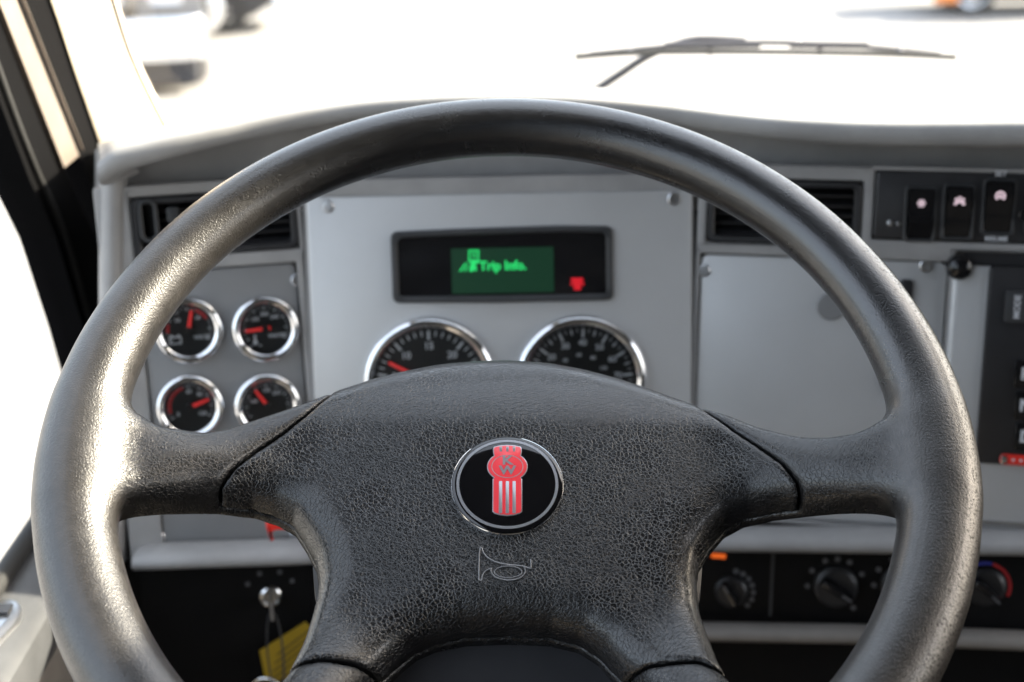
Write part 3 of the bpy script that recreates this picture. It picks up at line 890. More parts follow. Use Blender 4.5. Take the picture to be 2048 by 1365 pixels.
# display
dq = [FC.ab(x, y, PZ) for x, y in ((781, 464), (905, 458), (1120, 451), (1225, 452), (1227, 600), (1000, 605), (786, 606))]
dq = [(a - ix, b - iy) for a, b in dq][::-1]
dout = rpoly(dq, 0.006, 6)
din = offset_poly(dout, -0.0052)
disp = tag(empty('display', None, ip, (0, 0, 0)), 'black framed display with green trip screen and red warning lamp')
MB().ringplate(dout, din, PZ - .001, PZ + .0042, 0.0016).build('frame', 'shroud', disp)
MB().plate(offset_poly(dout, -0.004), PZ - .001, PZ + .0006).build('window', 'black_gloss', disp)
a0, b1 = loc(FC, ix, iy, 902, 498, PZ); a1, b0 = loc(FC, ix, iy, 1108, 584, PZ)
MB().plate([(a0, b0), (a1, b0), (a1, b1), (a0, b1)], PZ, PZ + .0010).build('screen', 'lcd', disp)
zt = PZ + .0011
x, y = loc(FC, ix, iy, 1006, 532, PZ)
text('screen_text', 'Trip Info.', 0.0098, 'lcd_text', disp, x, y, zt, .0001, .0003, sx=0.98)
def pxpoly(L, name, material, z0, z1, parent):
    mb = MB()
    for P in L:
        mb.plate([loc(FC, ix, iy, p, q, PZ) for p, q in P], z0, z1)
    return mb.build(name, material, parent, 0)
pxpoly([[(918, 543), (922, 543), (934, 526), (930, 526)], [(928, 543), (931, 543), (937, 530), (934, 530)], [(938, 543), (946, 543), (950, 532), (946, 526), (941, 530)],
        [(937, 500), (958, 500), (958, 503), (937, 503)], [(937, 503), (940, 503), (940, 526), (937, 526)], [(955, 503), (958, 503), (958, 520), (955, 520)], [(944, 506), (952, 506), (952, 509), (944, 509)], [(944, 512), (952, 512), (952, 515), (944, 515)],
        [(946, 526), (950, 526), (954, 540), (950, 543)], [(940, 520), (958, 520), (956, 527), (942, 527)]], 'road_sign', 'lcd_text', PZ + .0009, zt, disp)
pxpoly([[(1142, 556), (1166, 556), (1166, 563), (1142, 563)], [(1146, 563), (1163, 563), (1161, 580), (1148, 580)], [(1141, 565), (1145, 565), (1145, 571), (1141, 571)], [(1164, 565), (1168, 565), (1168, 571), (1164, 571)]], 'warning_lamp', 'lamp_red', PZ + .0005, PZ + .0010, disp)

# right blank panel
bp, bw, bh, bx, by = panel_thing('cover_panel', FR, R_PANEL, 'plain grey screwed cover panel right of the instrument panel', 'cover panel')
MB().plate(rrect(-bw + .0012, bw - .0012, -bh + .0012, bh - .0012, 0.006), -0.012, 0.0010, 0.0008).build('plate', 'silver', bp)
for px, py in ((1408, 541), (1852, 532), (1410, 1020), (1860, 1020)):
    x, y = loc(FR, bx, by, px, py); screw(bp, x, y, 0.001, 0.0050)
for px, py in ((1662, 612), (1788, 762)):
    x, y = loc(FR, bx, by, px, py)
    MB().lathe([(.0108, 0), (.0108, .0016), (.0098, .0022), (.0001, .0023)], 32).build('plug', 'grey_panel', bp, 30, loc=(x, y, .001))
x, y = loc(FR, bx, by, 1812, 582)
MB().plate(rrect(-.0048, .0048, -.009, .009, .0025), 0, .004, .001).build('catch', 'black', bp, loc=(x, y, .001))

# vents
def vent(fr, box, label, slats):
    v, vw, vh, vx, vy = panel_thing('air_vent', fr, box, label, 'air vent')
    tag(v, group='dashboard air vents')
    MB().ringplate(rrect(-vw + .0008, vw - .0008, -vh + .0008, vh - .0008, .005), rrect(-vw + .006, vw - .006, -vh + .006, vh - .006, .003), -.03, .0055, .0012).build('frame', 'black', v)
    MB().plate(rrect(-vw + .004, vw - .004, -vh + .004, vh - .004, .003), -.04, -.034).build('backing', 'black_soft', v)
    n_ = 5
    for i in range(n_):
        yy = -vh + .006 + (2 * vh - .012) * (i + .5) / n_
        mb = MB().box(-vw + .006, vw - .006, -.0008, .0008, -.009, .009)
        o = mb.build('slat', 'black', v, 0, loc=(0, yy, -.012)); o.rotation_euler = (rad(slats), 0, 0)
    for xx in (-.33, 0, .33):
        MB().box(-.0007, .0007, -vh + .007, vh - .007, -.008, .008).build('fin', 'black', v, 0, loc=(xx * 2 * vw, 0, -.025))
    return v, vw, vh, vx, vy
lv = vent(FL, L_VENT, 'black slatted air vent with an oval thumb ring above the small gauges', 18)
x, y = loc(FL, lv[3], lv[4], 298, 441)
x1, y1 = loc(FL, lv[3], lv[4], 298, 396)
hh = y1 - y
MB().ringplate(rrect(-.0072, .0072, -hh, hh, .0071, 8), rrect(-.0040, .0040, -hh + .0036, hh - .0036, .0039, 8), -.004, .0072, .0012).build('thumb_ring', 'shroud', lv[0], 40, loc=(x, y, 0))
MB().plate(rrect(-.0048, .0048, -hh + .003, hh - .003, .0045, 6), -.004, -.002).build('thumb_slot', 'black_soft', lv[0], 40, loc=(x, y, 0))
x, y = loc(FL, lv[3], lv[4], 346, 430)
MB().plate(rrect(-.0045, .0045, -.006, .006, .002), -.006, .003, .001).build('slide_knob', 'shroud', lv[0], loc=(x, y, 0))
vent(FR, R_VENT, 'black slatted air vent between the silver instrument panel and the switches', 18)

# switch panel
sp, sw, sh, sx, sy = panel_thing('switch_panel', FR, R_SWITCH, 'black panel with a row of rocker switches', 'switch panel')
MB().plate(rrect(-sw + .0006, sw - .0006, -sh + .0006, sh - .0006, .004), -.01, .0052, .0014).build('plate', 'black', sp)
kk = pxm(FR, 1880, 420)
def rocker(px, py, wpx, hpx, icon, up):
    x, y = loc(FR, sx, sy, px, py, .005)
    w, h = wpx * kk / 2, hpx * kk / 2
    r = empty('rocker_switch', None, sp, (x, y, .0052))
    MB().ringplate(rrect(-w, w, -h, h, .003), rrect(-w + .0022, w - .0022, -h + .0022, h - .0022, .002), -.001, .0022, .0007).build('bezel', 'shroud', r)
    iw_, ih_ = w - .0026, h - .0026
    P = [(-ih_, .0008), (-ih_ * .35, .0052 if up else .0030), (0, .0028), (ih_ * .4, .0030 if up else .0056), (ih_, .0040)]
    mb = MB(); mb.rings([[(xx, p[0], p[1]) for p in P] + [(xx, ih_, -.002), (xx, -ih_, -.002)] for xx in (-iw_, iw_)])
    mb.build('rocker', 'black_gloss', r, 30)
    q = MB()
    if icon == 'lamp':
        for i in range(6):
            a = i * math.pi / 3
            q.box(.0026 * math.cos(a) - .0009, .0026 * math.cos(a) + .0009, .0026 * math.sin(a) - .0009, .0026 * math.sin(a) + .0009, 0, .0006)
        q.box(-.001, .001, -.001, .001, 0, .0006)
    elif icon == 'fan':
        for xx, yy in ((-.003, .0016), (0, .003), (.003, .0016), (-.0036, -.0022), (.0036, -.0022), (0, 0), (-.002, -.0008), (.002, -.0008)):
            q.box(xx - .0011, xx + .0011, yy - .0011, yy + .0011, 0, .0006)
    else:
        for i in range(9):
            a = rad(-35 + 250 * i / 8)
            q.box(.0036 * math.cos(a) - .0009, .0036 * math.cos(a) + .0009, .0036 * math.sin(a) - .0009, .0036 * math.sin(a) + .0009, 0, .0006)
        q.box(-.0014, .0014, -.0018, .0010, 0, .0006)
    q.build('lit_sign', 'icon', r, 0, loc=(0, ih_ * .45, .0052)).scale = (.82, .82, 1)
    return r
rocker(1840, 428, 62, 112, 'lamp', True)
rocker(1916, 424, 62, 112, 'fan', False)
r3 = rocker(1997, 414, 64, 112, 'dial', False)
h3 = 112 * kk / 2
text('switch_word', 'SET', .0055, 'mark', r3, 0, h3 + .0034, .0002, .0001, .0001)
text('switch_word', 'RESUME', .0050, 'mark', r3, 0, -h3 - .0030, .0002, .0001, .0001, sx=.9)
rocker(2085, 412, 64, 112, 'lamp', True)
x, y = loc(FR, sx, sy, 1780, 446, .005)
MB().lathe([(.0022, 0), (.0022, .0012), (.0001, .0016)], 14).lathe([(.0016, 0), (.0016, .0010), (.0001, .0012)], 12, (.0058, -.0004)).build('indicator_lamp', 'satin', sp, 30, loc=(x, y, .0052))
x, y = loc(FR, sx, sy, 2050, 430, .005)
MB().lathe([(.005, 0), (.005, .003), (.004, .004), (.0001, .004)], 24).build('socket', 'black_gloss', sp, 30, loc=(x, y, .0052))

# shift selector console
cp, cw, ch, cx, cy = panel_thing('shift_console', FR, R_SHIFT, 'silver console plate with a black push button gear selector', 'gear selector')
o_l = FR.ab(1903, 545)[0] - cx
MB().box(-cw, cw, -ch, ch, -.030, -.022).build('backing', 'black_soft', cp, 0)
MB().plate(rrect(o_l, cw - .002, -ch + .002, ch - .010, .006), .003, .0095, .0030).build('plate', 'silver', cp, 50)
a0, b1 = loc(FR, cx, cy, 1978, 532, .0095); a1, b0 = loc(FR, cx, cy, 2290, 945, .0095)
MB().plate(rrect(a0, a1, b0, b1, .004), .004, .0125, .0014).build('keypad', 'black', cp)
for s, px, py in (('R', 2043, 748), ('N', 2043, 811), ('D', 2043, 873)):
    x, y = loc(FR, cx, cy, px, py, .0125)
    bt = MB().plate(rrect(-.0055, .060, -.0105, .0105, .002), 0, .0022, .0008).build('button', 'black_gloss', cp, loc=(x, y, .0125))
    text('letter', s, .0125, 'mark', bt, .0030, 0, .0023, .0001, .0004)
x, y = loc(FR, cx, cy, 2012, 580, .0125); x2, y2 = loc(FR, cx, cy, 2052, 646, .0125)
bt = MB().plate(rrect(0, .030, y2 - y, 0, .0015), 0, .0028, .0008).build('button', 'shroud', cp, loc=(x, y, .0125))
text('letter', 'MODE', .0062, 'mark', bt, .0085, (y2 - y) / 2, .0029, .0001, .0001, rot=rad(90))
x, y = loc(FR, cx, cy, 2000, 908, .0125); x2, y2 = loc(FR, cx, cy, 2160, 938, .0125)
nm = MB().plate(rrect(0, x2 - x, y2 - y, 0, .003), 0, .0014, .0005).build('name_plate', 'red_plastic', cp, loc=(x, y, .0125))
MB().plate(rrect(.0006, .0055, y2 - y + .0006, -.0006, .002), .001, .0018, .0003).build('silver_end', 'chrome', nm)
for i in range(2):
    MB().plate(rrect(.0085 + i * .0055, .0105 + i * .0055, y2 - y + .003, -.003, .0005), .001, .0017).build('print_bar', 'mark', nm)
x, y = loc(FR, cx, cy, 1920, 536, .012)
kn = MB().lathe([(.0094, -.012), (.0096, .010), (.0088, .0135), (.0060, .0160), (.0001, .0166)], 32).build('thumb_knob', 'black_gloss', cp, 40, loc=(x, y, 0))
a0, b0 = loc(FR, cx, cy, 1925, 527); a1, b1 = loc(FR, cx, cy, 2300, 515)
MB().box(a0, a1, b0, ch - .001, -.012, .002).build('top_strip', 'black', cp, 0)

# climate panel below the ledge
CLIM = rect(FR, 1400, 1092, 2330, 1262)
cl, clw, clh, clx, cly = panel_thing('climate_panel', FR, CLIM, 'black climate control panel with rotary knobs low on the dash', 'control panel')
MB().plate(rrect(-clw, clw, -clh, clh, .004), -.014, -.004, .001).build('plate', 'black_soft', cl)
x, _ = loc(FR, clx, cly, 1543, 1180)
MB().box(x - .0012, x + .0012, -clh + .001, clh - .001, -.004, -.0022).build('divider', 'shroud', cl, 0)
kc = pxm(FR, 1700, 1170)
def rotary(px, py, r_px, ang, marks, mat_marks='mark_dim', arc=False):
    x, y = loc(FR, clx, cly, px, py, -.004)
    R = r_px * kc
    g = empty('rotary_knob', None, cl, (x, y, -.004))
    MB().lathe([(R, 0), (R * .97, .004), (R * .80, .0055), (R * .78, .006)], 36, cap1=True).build('skirt', 'black', g)
    c, s_ = math.sin(rad(ang)), math.cos(rad(ang))
    P = [(-R * .22, -R * .75), (R * .22, -R * .75), (R * .17, R * .85), (-R * .17, R * .85)]
    P = [(a * s_ + b * c, -a * c + b * s_) for a, b in P]
    MB().plate(rpoly(P, .003, 3), .005, .0155, .002).build('grip', 'black_gloss', g, 40)
    Pp = [(-R * .05, R * .30), (R * .05, R * .30), (R * .05, R * .80), (-R * .05, R * .80)]
    MB().plate([(a * s_ + b * c, -a * c + b * s_) for a, b in Pp], .015, .0158).build('pointer', 'mark_dim', g, 0)
    for i, a in enumerate(marks):
        ca, sa = math.sin(rad(a)) * R * 1.28, math.cos(rad(a)) * R * 1.28
        MB().lathe([(.0022, .0002), (.0022, .0006), (.0001, .0006)], 12).build('scale_mark', mat_marks, g, 0, loc=(ca, sa, 0))
    if arc:
        for a0_, a1_, mt in ((-70, 12, 'blue_arc'), (14, 112, 'red_arc')):
            A = [rad(a0_ + (a1_ - a0_) * i / 16) for i in range(17)]
            P = [(1.10 * R * math.sin(a), 1.10 * R * math.cos(a)) for a in A] + [(1.25 * R * math.sin(a), 1.25 * R * math.cos(a)) for a in reversed(A)]
            MB().add([(p[0], p[1], .0006) for p in P], [(i, i + 1, 32 - i, 33 - i) for i in range(16)]).build('temperature_arc', mt, g, 0)
    return g
rotary(1463, 1182, 34, -35, (10, 30, 50, 70, 90, 110, 130))
rotary(1672, 1172, 44, 120, (-95, -60, -25, 0, 25, 60, 140))
rotary(1806, 1170, 44, 120, (-95, -60, -25, 0, 25, 60))
rotary(1970, 1172, 40, 130, (), arc=True)
x, y = loc(FR, clx, cly, 1437, 1112, -.004)
MB().plate(rrect(-.0058, .0058, -.0018, .0018, .0008), 0, .0012).build('lit_lamp', 'lamp_orange', cl, 0, loc=(x, y, -.004))

# ignition lock with hanging keys
ig_p = FL.pt(541, 1192, kb)
ig = tag(empty('ignition_lock', FL.m(*FL.ab(541, 1192, kb), kb)), 'chrome ignition lock on the black knee panel under the gauges', 'ignition lock')
MB().lathe([(.0095, 0), (.0095, .002), (.0082, .0036), (.0068, .004), (.0066, .001), (.0001, .001)], 36).build('collar', 'chrome', ig, 40)
for a in (-55, -20, 25, 60):
    MB().box(-.0016, .0016, -.0016, .0016, 0, .0004).build('position_mark', 'mark_dim', ig, 0, loc=(.021 * math.sin(rad(a)), .021 * math.cos(rad(a)), .0002))
keys = tag(empty('bunch_of_keys', FL.m(*FL.ab(541, 1192, kb), kb + .004)), 'bunch of silver keys hanging from the ignition lock', 'keys')
MB().box(-.0012, .0012, -.004, .004, 0, .022).plate(rrect(-.0012, .0012, -.008, .008, .001), .018, .032).build('ignition_key', 'satin', keys, 30)
loop = [(0, -.002 - .03 * (1 - math.cos(a)) / 2 * 2.2, .026 + .004 * math.sin(a * 2)) if False else (.006 * math.sin(a), -.036 + .034 * math.cos(a), .028) for a in np.linspace(0, 2 * math.pi, 33)]
MB().tube(loop, .0008, 8, False).build('strap', 'shroud', keys, 60)
rg = [(.012 * math.sin(a) - .010, -.068 + .012 * math.cos(a), .028 + .003 * math.sin(a)) for a in np.linspace(0, 2 * math.pi, 33)]
MB().tube(rg, .0013, 8, False).build('key_ring', 'chrome', keys, 60)
for i, (ang, dx) in enumerate(((-20, -.018), (-6, -.013), (8, -.007), (24, -.002))):
    P = ell(.0085, .0085, 0, 20)
    mb = MB().plate(P, -.001, .001, .0004).plate([(-.0032, -.007), (.0032, -.007), (.0032, -.030), (.001, -.034), (-.0032, -.031)], -.0008, .0008, .0003)
    o = mb.build('key', 'chrome' if i % 2 else 'satin', keys, 30, loc=(dx, -.086, .024 + .003 * i)); o.rotation_euler = (rad(-8 + 6 * i), rad(25 * (i - 1.5)), rad(ang))
tg_ = tag(empty('key_tag', FL.m(*FL.ab(556, 1296, kb), kb + .012)), 'yellow printed tag beside the hanging keys', 'key tag')
tp = [FL.ab(x, y, kb + .012) for x, y in ((518, 1290), (610, 1232), (640, 1262), (610, 1345), (530, 1350))]
o_ = FL.ab(556, 1296, kb + .012)
MB().plate([(a - o_[0], b - o_[1]) for a, b in tp][::-1], 0, .0012).build('card', 'yellow', tg_, 0)
for i in range(5):
    o = MB().box(-.016, .016, -.0007, .0007, .0013, .0016).build('print_line', 'tag_print', tg_, 0, loc=(.012 - .002 * i, .008 - .0068 * i, 0)); o.rotation_euler = (0, 0, rad(33))

# red lever beside the column
lev = tag(empty('red_lever', FL.m(*FL.ab(560, 1050, .05), .05)), 'red plastic lever sticking out beside the steering column', 'lever')
lp = [FL.ab(x, y, .05) for x, y in ((530, 1034), (532, 1052), (541, 1080), (547, 1079), (543, 1062), (552, 1057), (680, 1056), (680, 1030))]
o_ = FL.ab(560, 1050, .05)
MB().plate([(a - o_[0], b - o_[1]) for a, b in lp][::-1], -.006, .006, .0022).build('blade', 'red_plastic', lev, 40)
MB().tube([(.035, 0, 0), (.06, .002, -.004), (.075, .002, -.02)], .005, 10).build('stalk', 'black', lev, 50)

# ---------------------------------------------------------------- cab round the driver
HZ = EYE.z
DX = -0.37                                    # inner face of the driver's door
def on_x(px, py, X=DX):
    d = ray(px, py); return EYE + d * (X / d.x)
WS_B, WS_T = Vector((0, 1.42, HZ - 0.275)), Vector((0, 0.93, HZ + 0.46))   # s = 0 and 1
WS_N = (WS_T - WS_B).cross(Vector((1, 0, 0))).normalized()
if WS_N.y > 0: WS_N = -WS_N
def on_ws(px, py, off=0.0):
    d = ray(px, py); o = WS_B + WS_N * off
    return EYE + d * ((o - EYE).dot(WS_N) / d.dot(WS_N))
def ws_pt(x, s, off=0.0):
    p = WS_B.lerp(WS_T, s) + WS_N * off
    return Vector((x, p.y, p.z))

SILL = HZ - 0.507
door = tag(empty('driver_door', Matrix.Translation((DX, 0.6, SILL - 0.5))), 'driver door with light grey armrest ledge and black window frame', 'door')
bpy.context.view_layer.update()
def ybar(name, material, prof, y0, y1, parent, smooth=40):
    """profile in x,z run straight along the cab"""
    return world_mb(MB().rings([[(x, y, z) for x, z in prof] for y in (y0, y1)]), name, material, parent, smooth)
ybar('ledge', 'door', [(DX, SILL - .004), (-.338, SILL - .006), (-.331, SILL - .012), (-.329, SILL - .03), (-.335, SILL - .05), (DX, SILL - .05)], -0.75, 1.38, door)
ybar('lower_panel', 'door_low', [(DX, SILL - .0495), (-.336, SILL - .0495), (-.345, SILL - .16), (-.352, SILL - .7), (DX, SILL - .7)], -0.75, 1.38, door)
world_mb(MB().tube([Vector((DX - .002, y, SILL + .002)) for y in (-.75, 0, .6, 1.38)], .0075, 10), 'window_seal', 'rubber', door, 50)
# window frame in front of the opening: black, its front edge rising along the pillar
fr_l = [on_x(-120, -130), on_x(0, 205), on_x(60, 362), on_x(112, 475), on_x(165, 650), on_x(205, 800), on_x(228, 960), on_x(235, 1040)]
fr_r = [on_x(-120, -330), on_x(0, 12), on_x(64, 170), on_x(128, 335), on_x(190, 470), on_x(250, 640), on_x(300, 800), on_x(330, 960)]
fm = MB(); nf = len(fr_l)
for i in range(nf - 1):
    fm.rings([[p + Vector((dx, 0, 0)) for p in (fr_l[i], fr_r[i], fr_r[i + 1], fr_l[i + 1])] for dx in (-.03, 0)])
world_mb(fm, 'window_frame', 'felt', door, 0)
# rubber channel lip along the frame's edge
world_mb(MB().tube([p + Vector((.001, 0, 0)) for p in spline([on_x(-105, -140, DX), on_x(10, 190, DX), on_x(70, 345, DX), on_x(122, 462, DX), on_x(176, 645, DX), on_x(214, 800, DX)], 4)], .0035, 8), 'channel_lip', 'rubber', door, 60)
# cream trim strip, then black weather seal
c0, c1 = [on_x(-128, -330, DX + .004), on_x(0, 8, DX + .004), on_x(129, 336, DX + .004)], [on_x(-98, -330, DX + .004), on_x(32, -2, DX + .004), on_x(158, 312, DX + .004)]
cm = MB()
for i in range(2):
    cm.rings([[p + Vector((dx, 0, 0)) for p in (c0[i], c1[i], c1[i + 1], c0[i + 1])] for dx in (-.012, 0)])
world_mb(cm, 'frame_trim', 'tan', door, 0)
s0 = [on_x(-98, -330, DX - .002), on_x(30, -2, DX - .002), on_x(157, 310, DX - .002), on_x(215, 450, DX - .002), on_x(330, 760, DX - .002)]
s1 = [on_x(-20, -330, DX - .002), on_x(104, -2, DX - .002), on_x(208, 300, DX - .002), on_x(300, 560, DX - .002), on_x(420, 800, DX - .002)]
cm = MB()
for i in range(4):
    cm.rings([[p + Vector((dx, 0, 0)) for p in (s0[i], s1[i], s1[i + 1], s0[i + 1])] for dx in (-.03, 0)])
world_mb(cm, 'weather_seal', 'felt', door, 0)
world_mb(MB().tube([on_x(-84, -330, DX + .002), on_x(45, -2, DX + .002), on_x(164, 300, DX + .002)], .0016, 6), 'trim_bead', 'tan', door, 60)
# rear post, header and pane of the door
world_mb(MB().box(DX - .03, DX - .001, -0.75, -0.45, SILL, HZ + .67), 'rear_post', 'headliner', door, 0)
world_mb(MB().box(DX - .03, DX - .0015, -0.45, 1.2, HZ + .46, HZ + .67), 'header', 'headliner', door, 0)
gp_ = [Vector((DX - .02, -0.44, SILL)), Vector((DX - .02, -0.44, HZ + .47))] + [p + Vector((-.02, 0, 0)) for p in (fr_l[0], fr_l[2], fr_l[4], fr_l[7])]
world_mb(MB().add(gp_, [tuple(range(len(gp_)))]), 'pane', 'glass', door, 0)
# switch bezel on the ledge
zb = SILL - .005
q = [EYE + ray(px, py) * ((zb - HZ) / ray(px, py).z) for px, py in ((-60, 1215), (30, 1206), (47, 1222), (40, 1246), (-10, 1300), (-60, 1350))]
ou = rpoly([(p.x, p.y) for p in q], .006, 4)
sb = world_mb(MB().plate(ou, zb - .004, zb + .004, .002), 'switch_bezel', 'satin', door, 40)
c_ = EYE + ray(6, 1232) * ((zb - HZ) / ray(6, 1232).z)
world_mb(MB().box(c_.x - .012, c_.x + .006, c_.y - .006, c_.y + .006, zb + .003, zb + .0062), 'window_switch', 'black', door, 0)

# A pillar trim: cream moulding from the door seal to the windscreen
pil = tag(empty('pillar_trim', Matrix.Translation(on_x(205, 300))), 'cream windscreen pillar trim, sunlit on its inner face', 'pillar trim')
bpy.context.view_layer.update()
e0 = [on_x(-22, -330, DX + .001), on_x(102, -2, DX + .001), on_x(150, 140, DX + .001), on_x(206, 302, DX + .001), on_x(226, 380, DX + .001)]
e1 = [on_ws(120, -330, .006), on_ws(218, -2, .006), on_ws(262, 128, .006), on_ws(330, 264, .006), on_ws(372, 330, .006)]
e0, e1 = spline(e0, 4), spline(e1, 4)
rr = []
for a, b in zip(e0, e1):
    ch_ = b - a
    nb = Vector((0.75, -0.66, 0))
    rr.append([a.lerp(b, t) + nb * (0.016 * math.sin(math.pi * t) ** 0.8) for t in np.linspace(0, 1, 13)] + [b + Vector((-.01, .06, 0)), a + Vector((-.02, .06, 0))])
world_mb(MB().rings(rr), 'moulding', 'cream', pil, 50)
pc = e0[5].lerp(e1[5], .55) + Vector((.75, -.66, 0)) * .0158
world_mb(MB().tube([pc, pc + Vector((.75, -.66, 0)) * .002], .004, 14), 'screw_cap', 'cream', pil, 40)

# windscreen
wsn = tag(empty('windscreen', Matrix.Translation(WS_B)), 'clear windscreen with a black edge seal above the dashboard', 'windscreen')
bpy.context.view_layer.update()
world_mb(MB().add([ws_pt(-.52, -.02), ws_pt(1.6, -.02), ws_pt(1.6, 1.25), ws_pt(-.52, 1.25)], [(0, 1, 2, 3)]), 'pane', 'glass', wsn, 0)
world_mb(MB().tube(spline([on_ws(122, -330, .004), on_ws(222, -2, .004), on_ws(266, 128, .004), on_ws(333, 262, .004), on_ws(380, 330, .004)], 5), .0032, 8), 'edge_seal', 'rubber', wsn, 60)

# the shell of the cab
def st(name, mb, material, smooth=0):
    return tag(world_mb(mb, name, material, None, smooth), kind='structure')
st('ceiling', MB().box(-.45, 1.65, -.85, .80, HZ + .66, HZ + .72), 'headliner')
st('rear_wall', MB().box(-.45, 1.65, -.90, -.85, HZ - 1.3, HZ + .72), 'headliner')
st('cab_floor', MB().box(-.45, 1.65, -.90, 1.9, HZ - 1.36, HZ - 1.30), 'black_soft')
st('firewall', MB().box(-.45, 1.65, 1.85, 1.90, HZ - 1.30, HZ - .40), 'black_soft')
st('side_wall', MB().box(1.58, 1.65, -.85, 1.9, HZ - 1.3, HZ - .45).box(1.58, 1.65, -.85, -.60, HZ - .45, HZ + .66).box(1.58, 1.65, -.60, 1.25, HZ + .46, HZ + .66), 'headliner')
st('sun_visor', MB().rings([[ws_pt(x, s_, o_) for x, s_ in ((.76, .66), (1.5, .66), (1.5, 1.22), (1.35, 1.22), (1.12, 1.08), (1.03, .985), (.97, .96), (.90, .943), (.85, .93), (.81, .905), (.795, .87), (.77, .82))] for o_ in (.02, .045)]), 'headliner')  # added unseen board, outlined to keep the sun off the hub

# wiper outside the windscreen
wo = -.022
wp = tag(empty('windscreen_wiper', Matrix.Translation(on_ws(1185, 195, wo))), 'dark wiper blade and arm resting across the outside of the windscreen', 'wiper')
bpy.context.view_layer.update()
rub = spline([on_ws(1150, 114, wo), on_ws(1250, 107, wo), on_ws(1400, 104, wo), on_ws(1600, 105, wo), (on_ws(1760, 108, wo)), on_ws(1912, 115, wo)], 6)
world_mb(MB().tube(rub, .0028, 8), 'rubber_blade', 'rubber', wp, 60)
spn = spline([on_ws(1180, 109, wo - .01), on_ws(1300, 97, wo - .012), on_ws(1420, 88, wo - .014), on_ws(1540, 86, wo - .014), on_ws(1700, 92, wo - .012), on_ws(1880, 109, wo - .01)], 6)
world_mb(MB().tube(spn, .0026, 8), 'spine', 'wiper_grey', wp, 60)
for x0, x1, y0 in ((1330, 1520, 90), (1580, 1735, 90)):
    world_mb(MB().tube([on_ws(x, y0 + (abs(x - 1530) / 200) ** 2 * 2, wo - .012) for x in np.linspace(x0, x1, 6)], .0036, 8), 'bridge', 'wiper_grey', wp, 60)
for xx in (1260, 1420, 1640, 1800):
    world_mb(MB().tube([on_ws(xx, 100, wo - .01), on_ws(xx, 107, wo)], .0030, 8), 'claw', 'wiper_grey', wp, 60)
arm_p = [on_ws(1150, 208, wo - .012), on_ws(1188, 183, wo - .014), on_ws(1240, 149, wo - .018), on_ws(1290, 116, wo - .020), on_ws(1345, 92, wo - .02), on_ws(1400, 80, wo - .02), on_ws(1490, 84, wo - .016)]
world_mb(MB().tube(spline(arm_p, 4), .0042, 8), 'arm', 'wiper_grey', wp, 60)

# ---------------------------------------------------------------- outside
tag(MB().box(-400, 400, -60, 900, -0.3, 0.0).build('ground', 'concrete', None, 0), kind='structure')
hd = tag(empty('truck_hood', Matrix.Translation((0.6, 1.6, HZ - .6))), 'white engine hood of the truck below the windscreen', 'hood')
bpy.context.view_layer.update()
hp = []
for y, z, w in ((1.50, -.345, 1.05), (2.0, -.42, 1.0), (2.7, -.53, .92), (3.3, -.68, .84), (3.45, -.95, .80)):
    hp.append([Vector((0.62 + w * c, y, HZ + z - (0.25 if abs(c) == 1 else 0.035 * c * c))) for c in (-1, -.96, -.85, -.6, -.3, 0, .3, .6, .85, .96, 1)])
hm = MB()
for r in hp: hm.v += [tuple(p) for p in r]
for i in range(len(hp) - 1):
    for j in range(10):
        hm.f.append((i * 11 + j, i * 11 + j + 1, i * 11 + 12 + j, i * 11 + 11 + j))
world_mb(hm, 'panel', 'white_paint', hd, 60)

def wheel_parts(parent, x, y, r, w, side):
    """tyre and chrome rim, axle along x"""
    g = empty('wheel', None, parent, (x, y, r)); g.rotation_euler = (0, rad(90 * side), 0)
    MB().lathe([(r * .62, -w / 2), (r * .9, -w / 2), (r, -w * .32), (r, w * .32), (r * .9, w / 2), (r * .62, w / 2)], 36).build('tyre', 'rubber', g, 40)
    MB().lathe([(r * .63, w * .5), (r * .58, w * .46), (r * .50, w * .1), (r * .25, w * .12), (r * .22, w * .42), (r * .05, w * .5), (.001, w * .5)], 36).build('rim', 'chrome', g, 40)
    return g

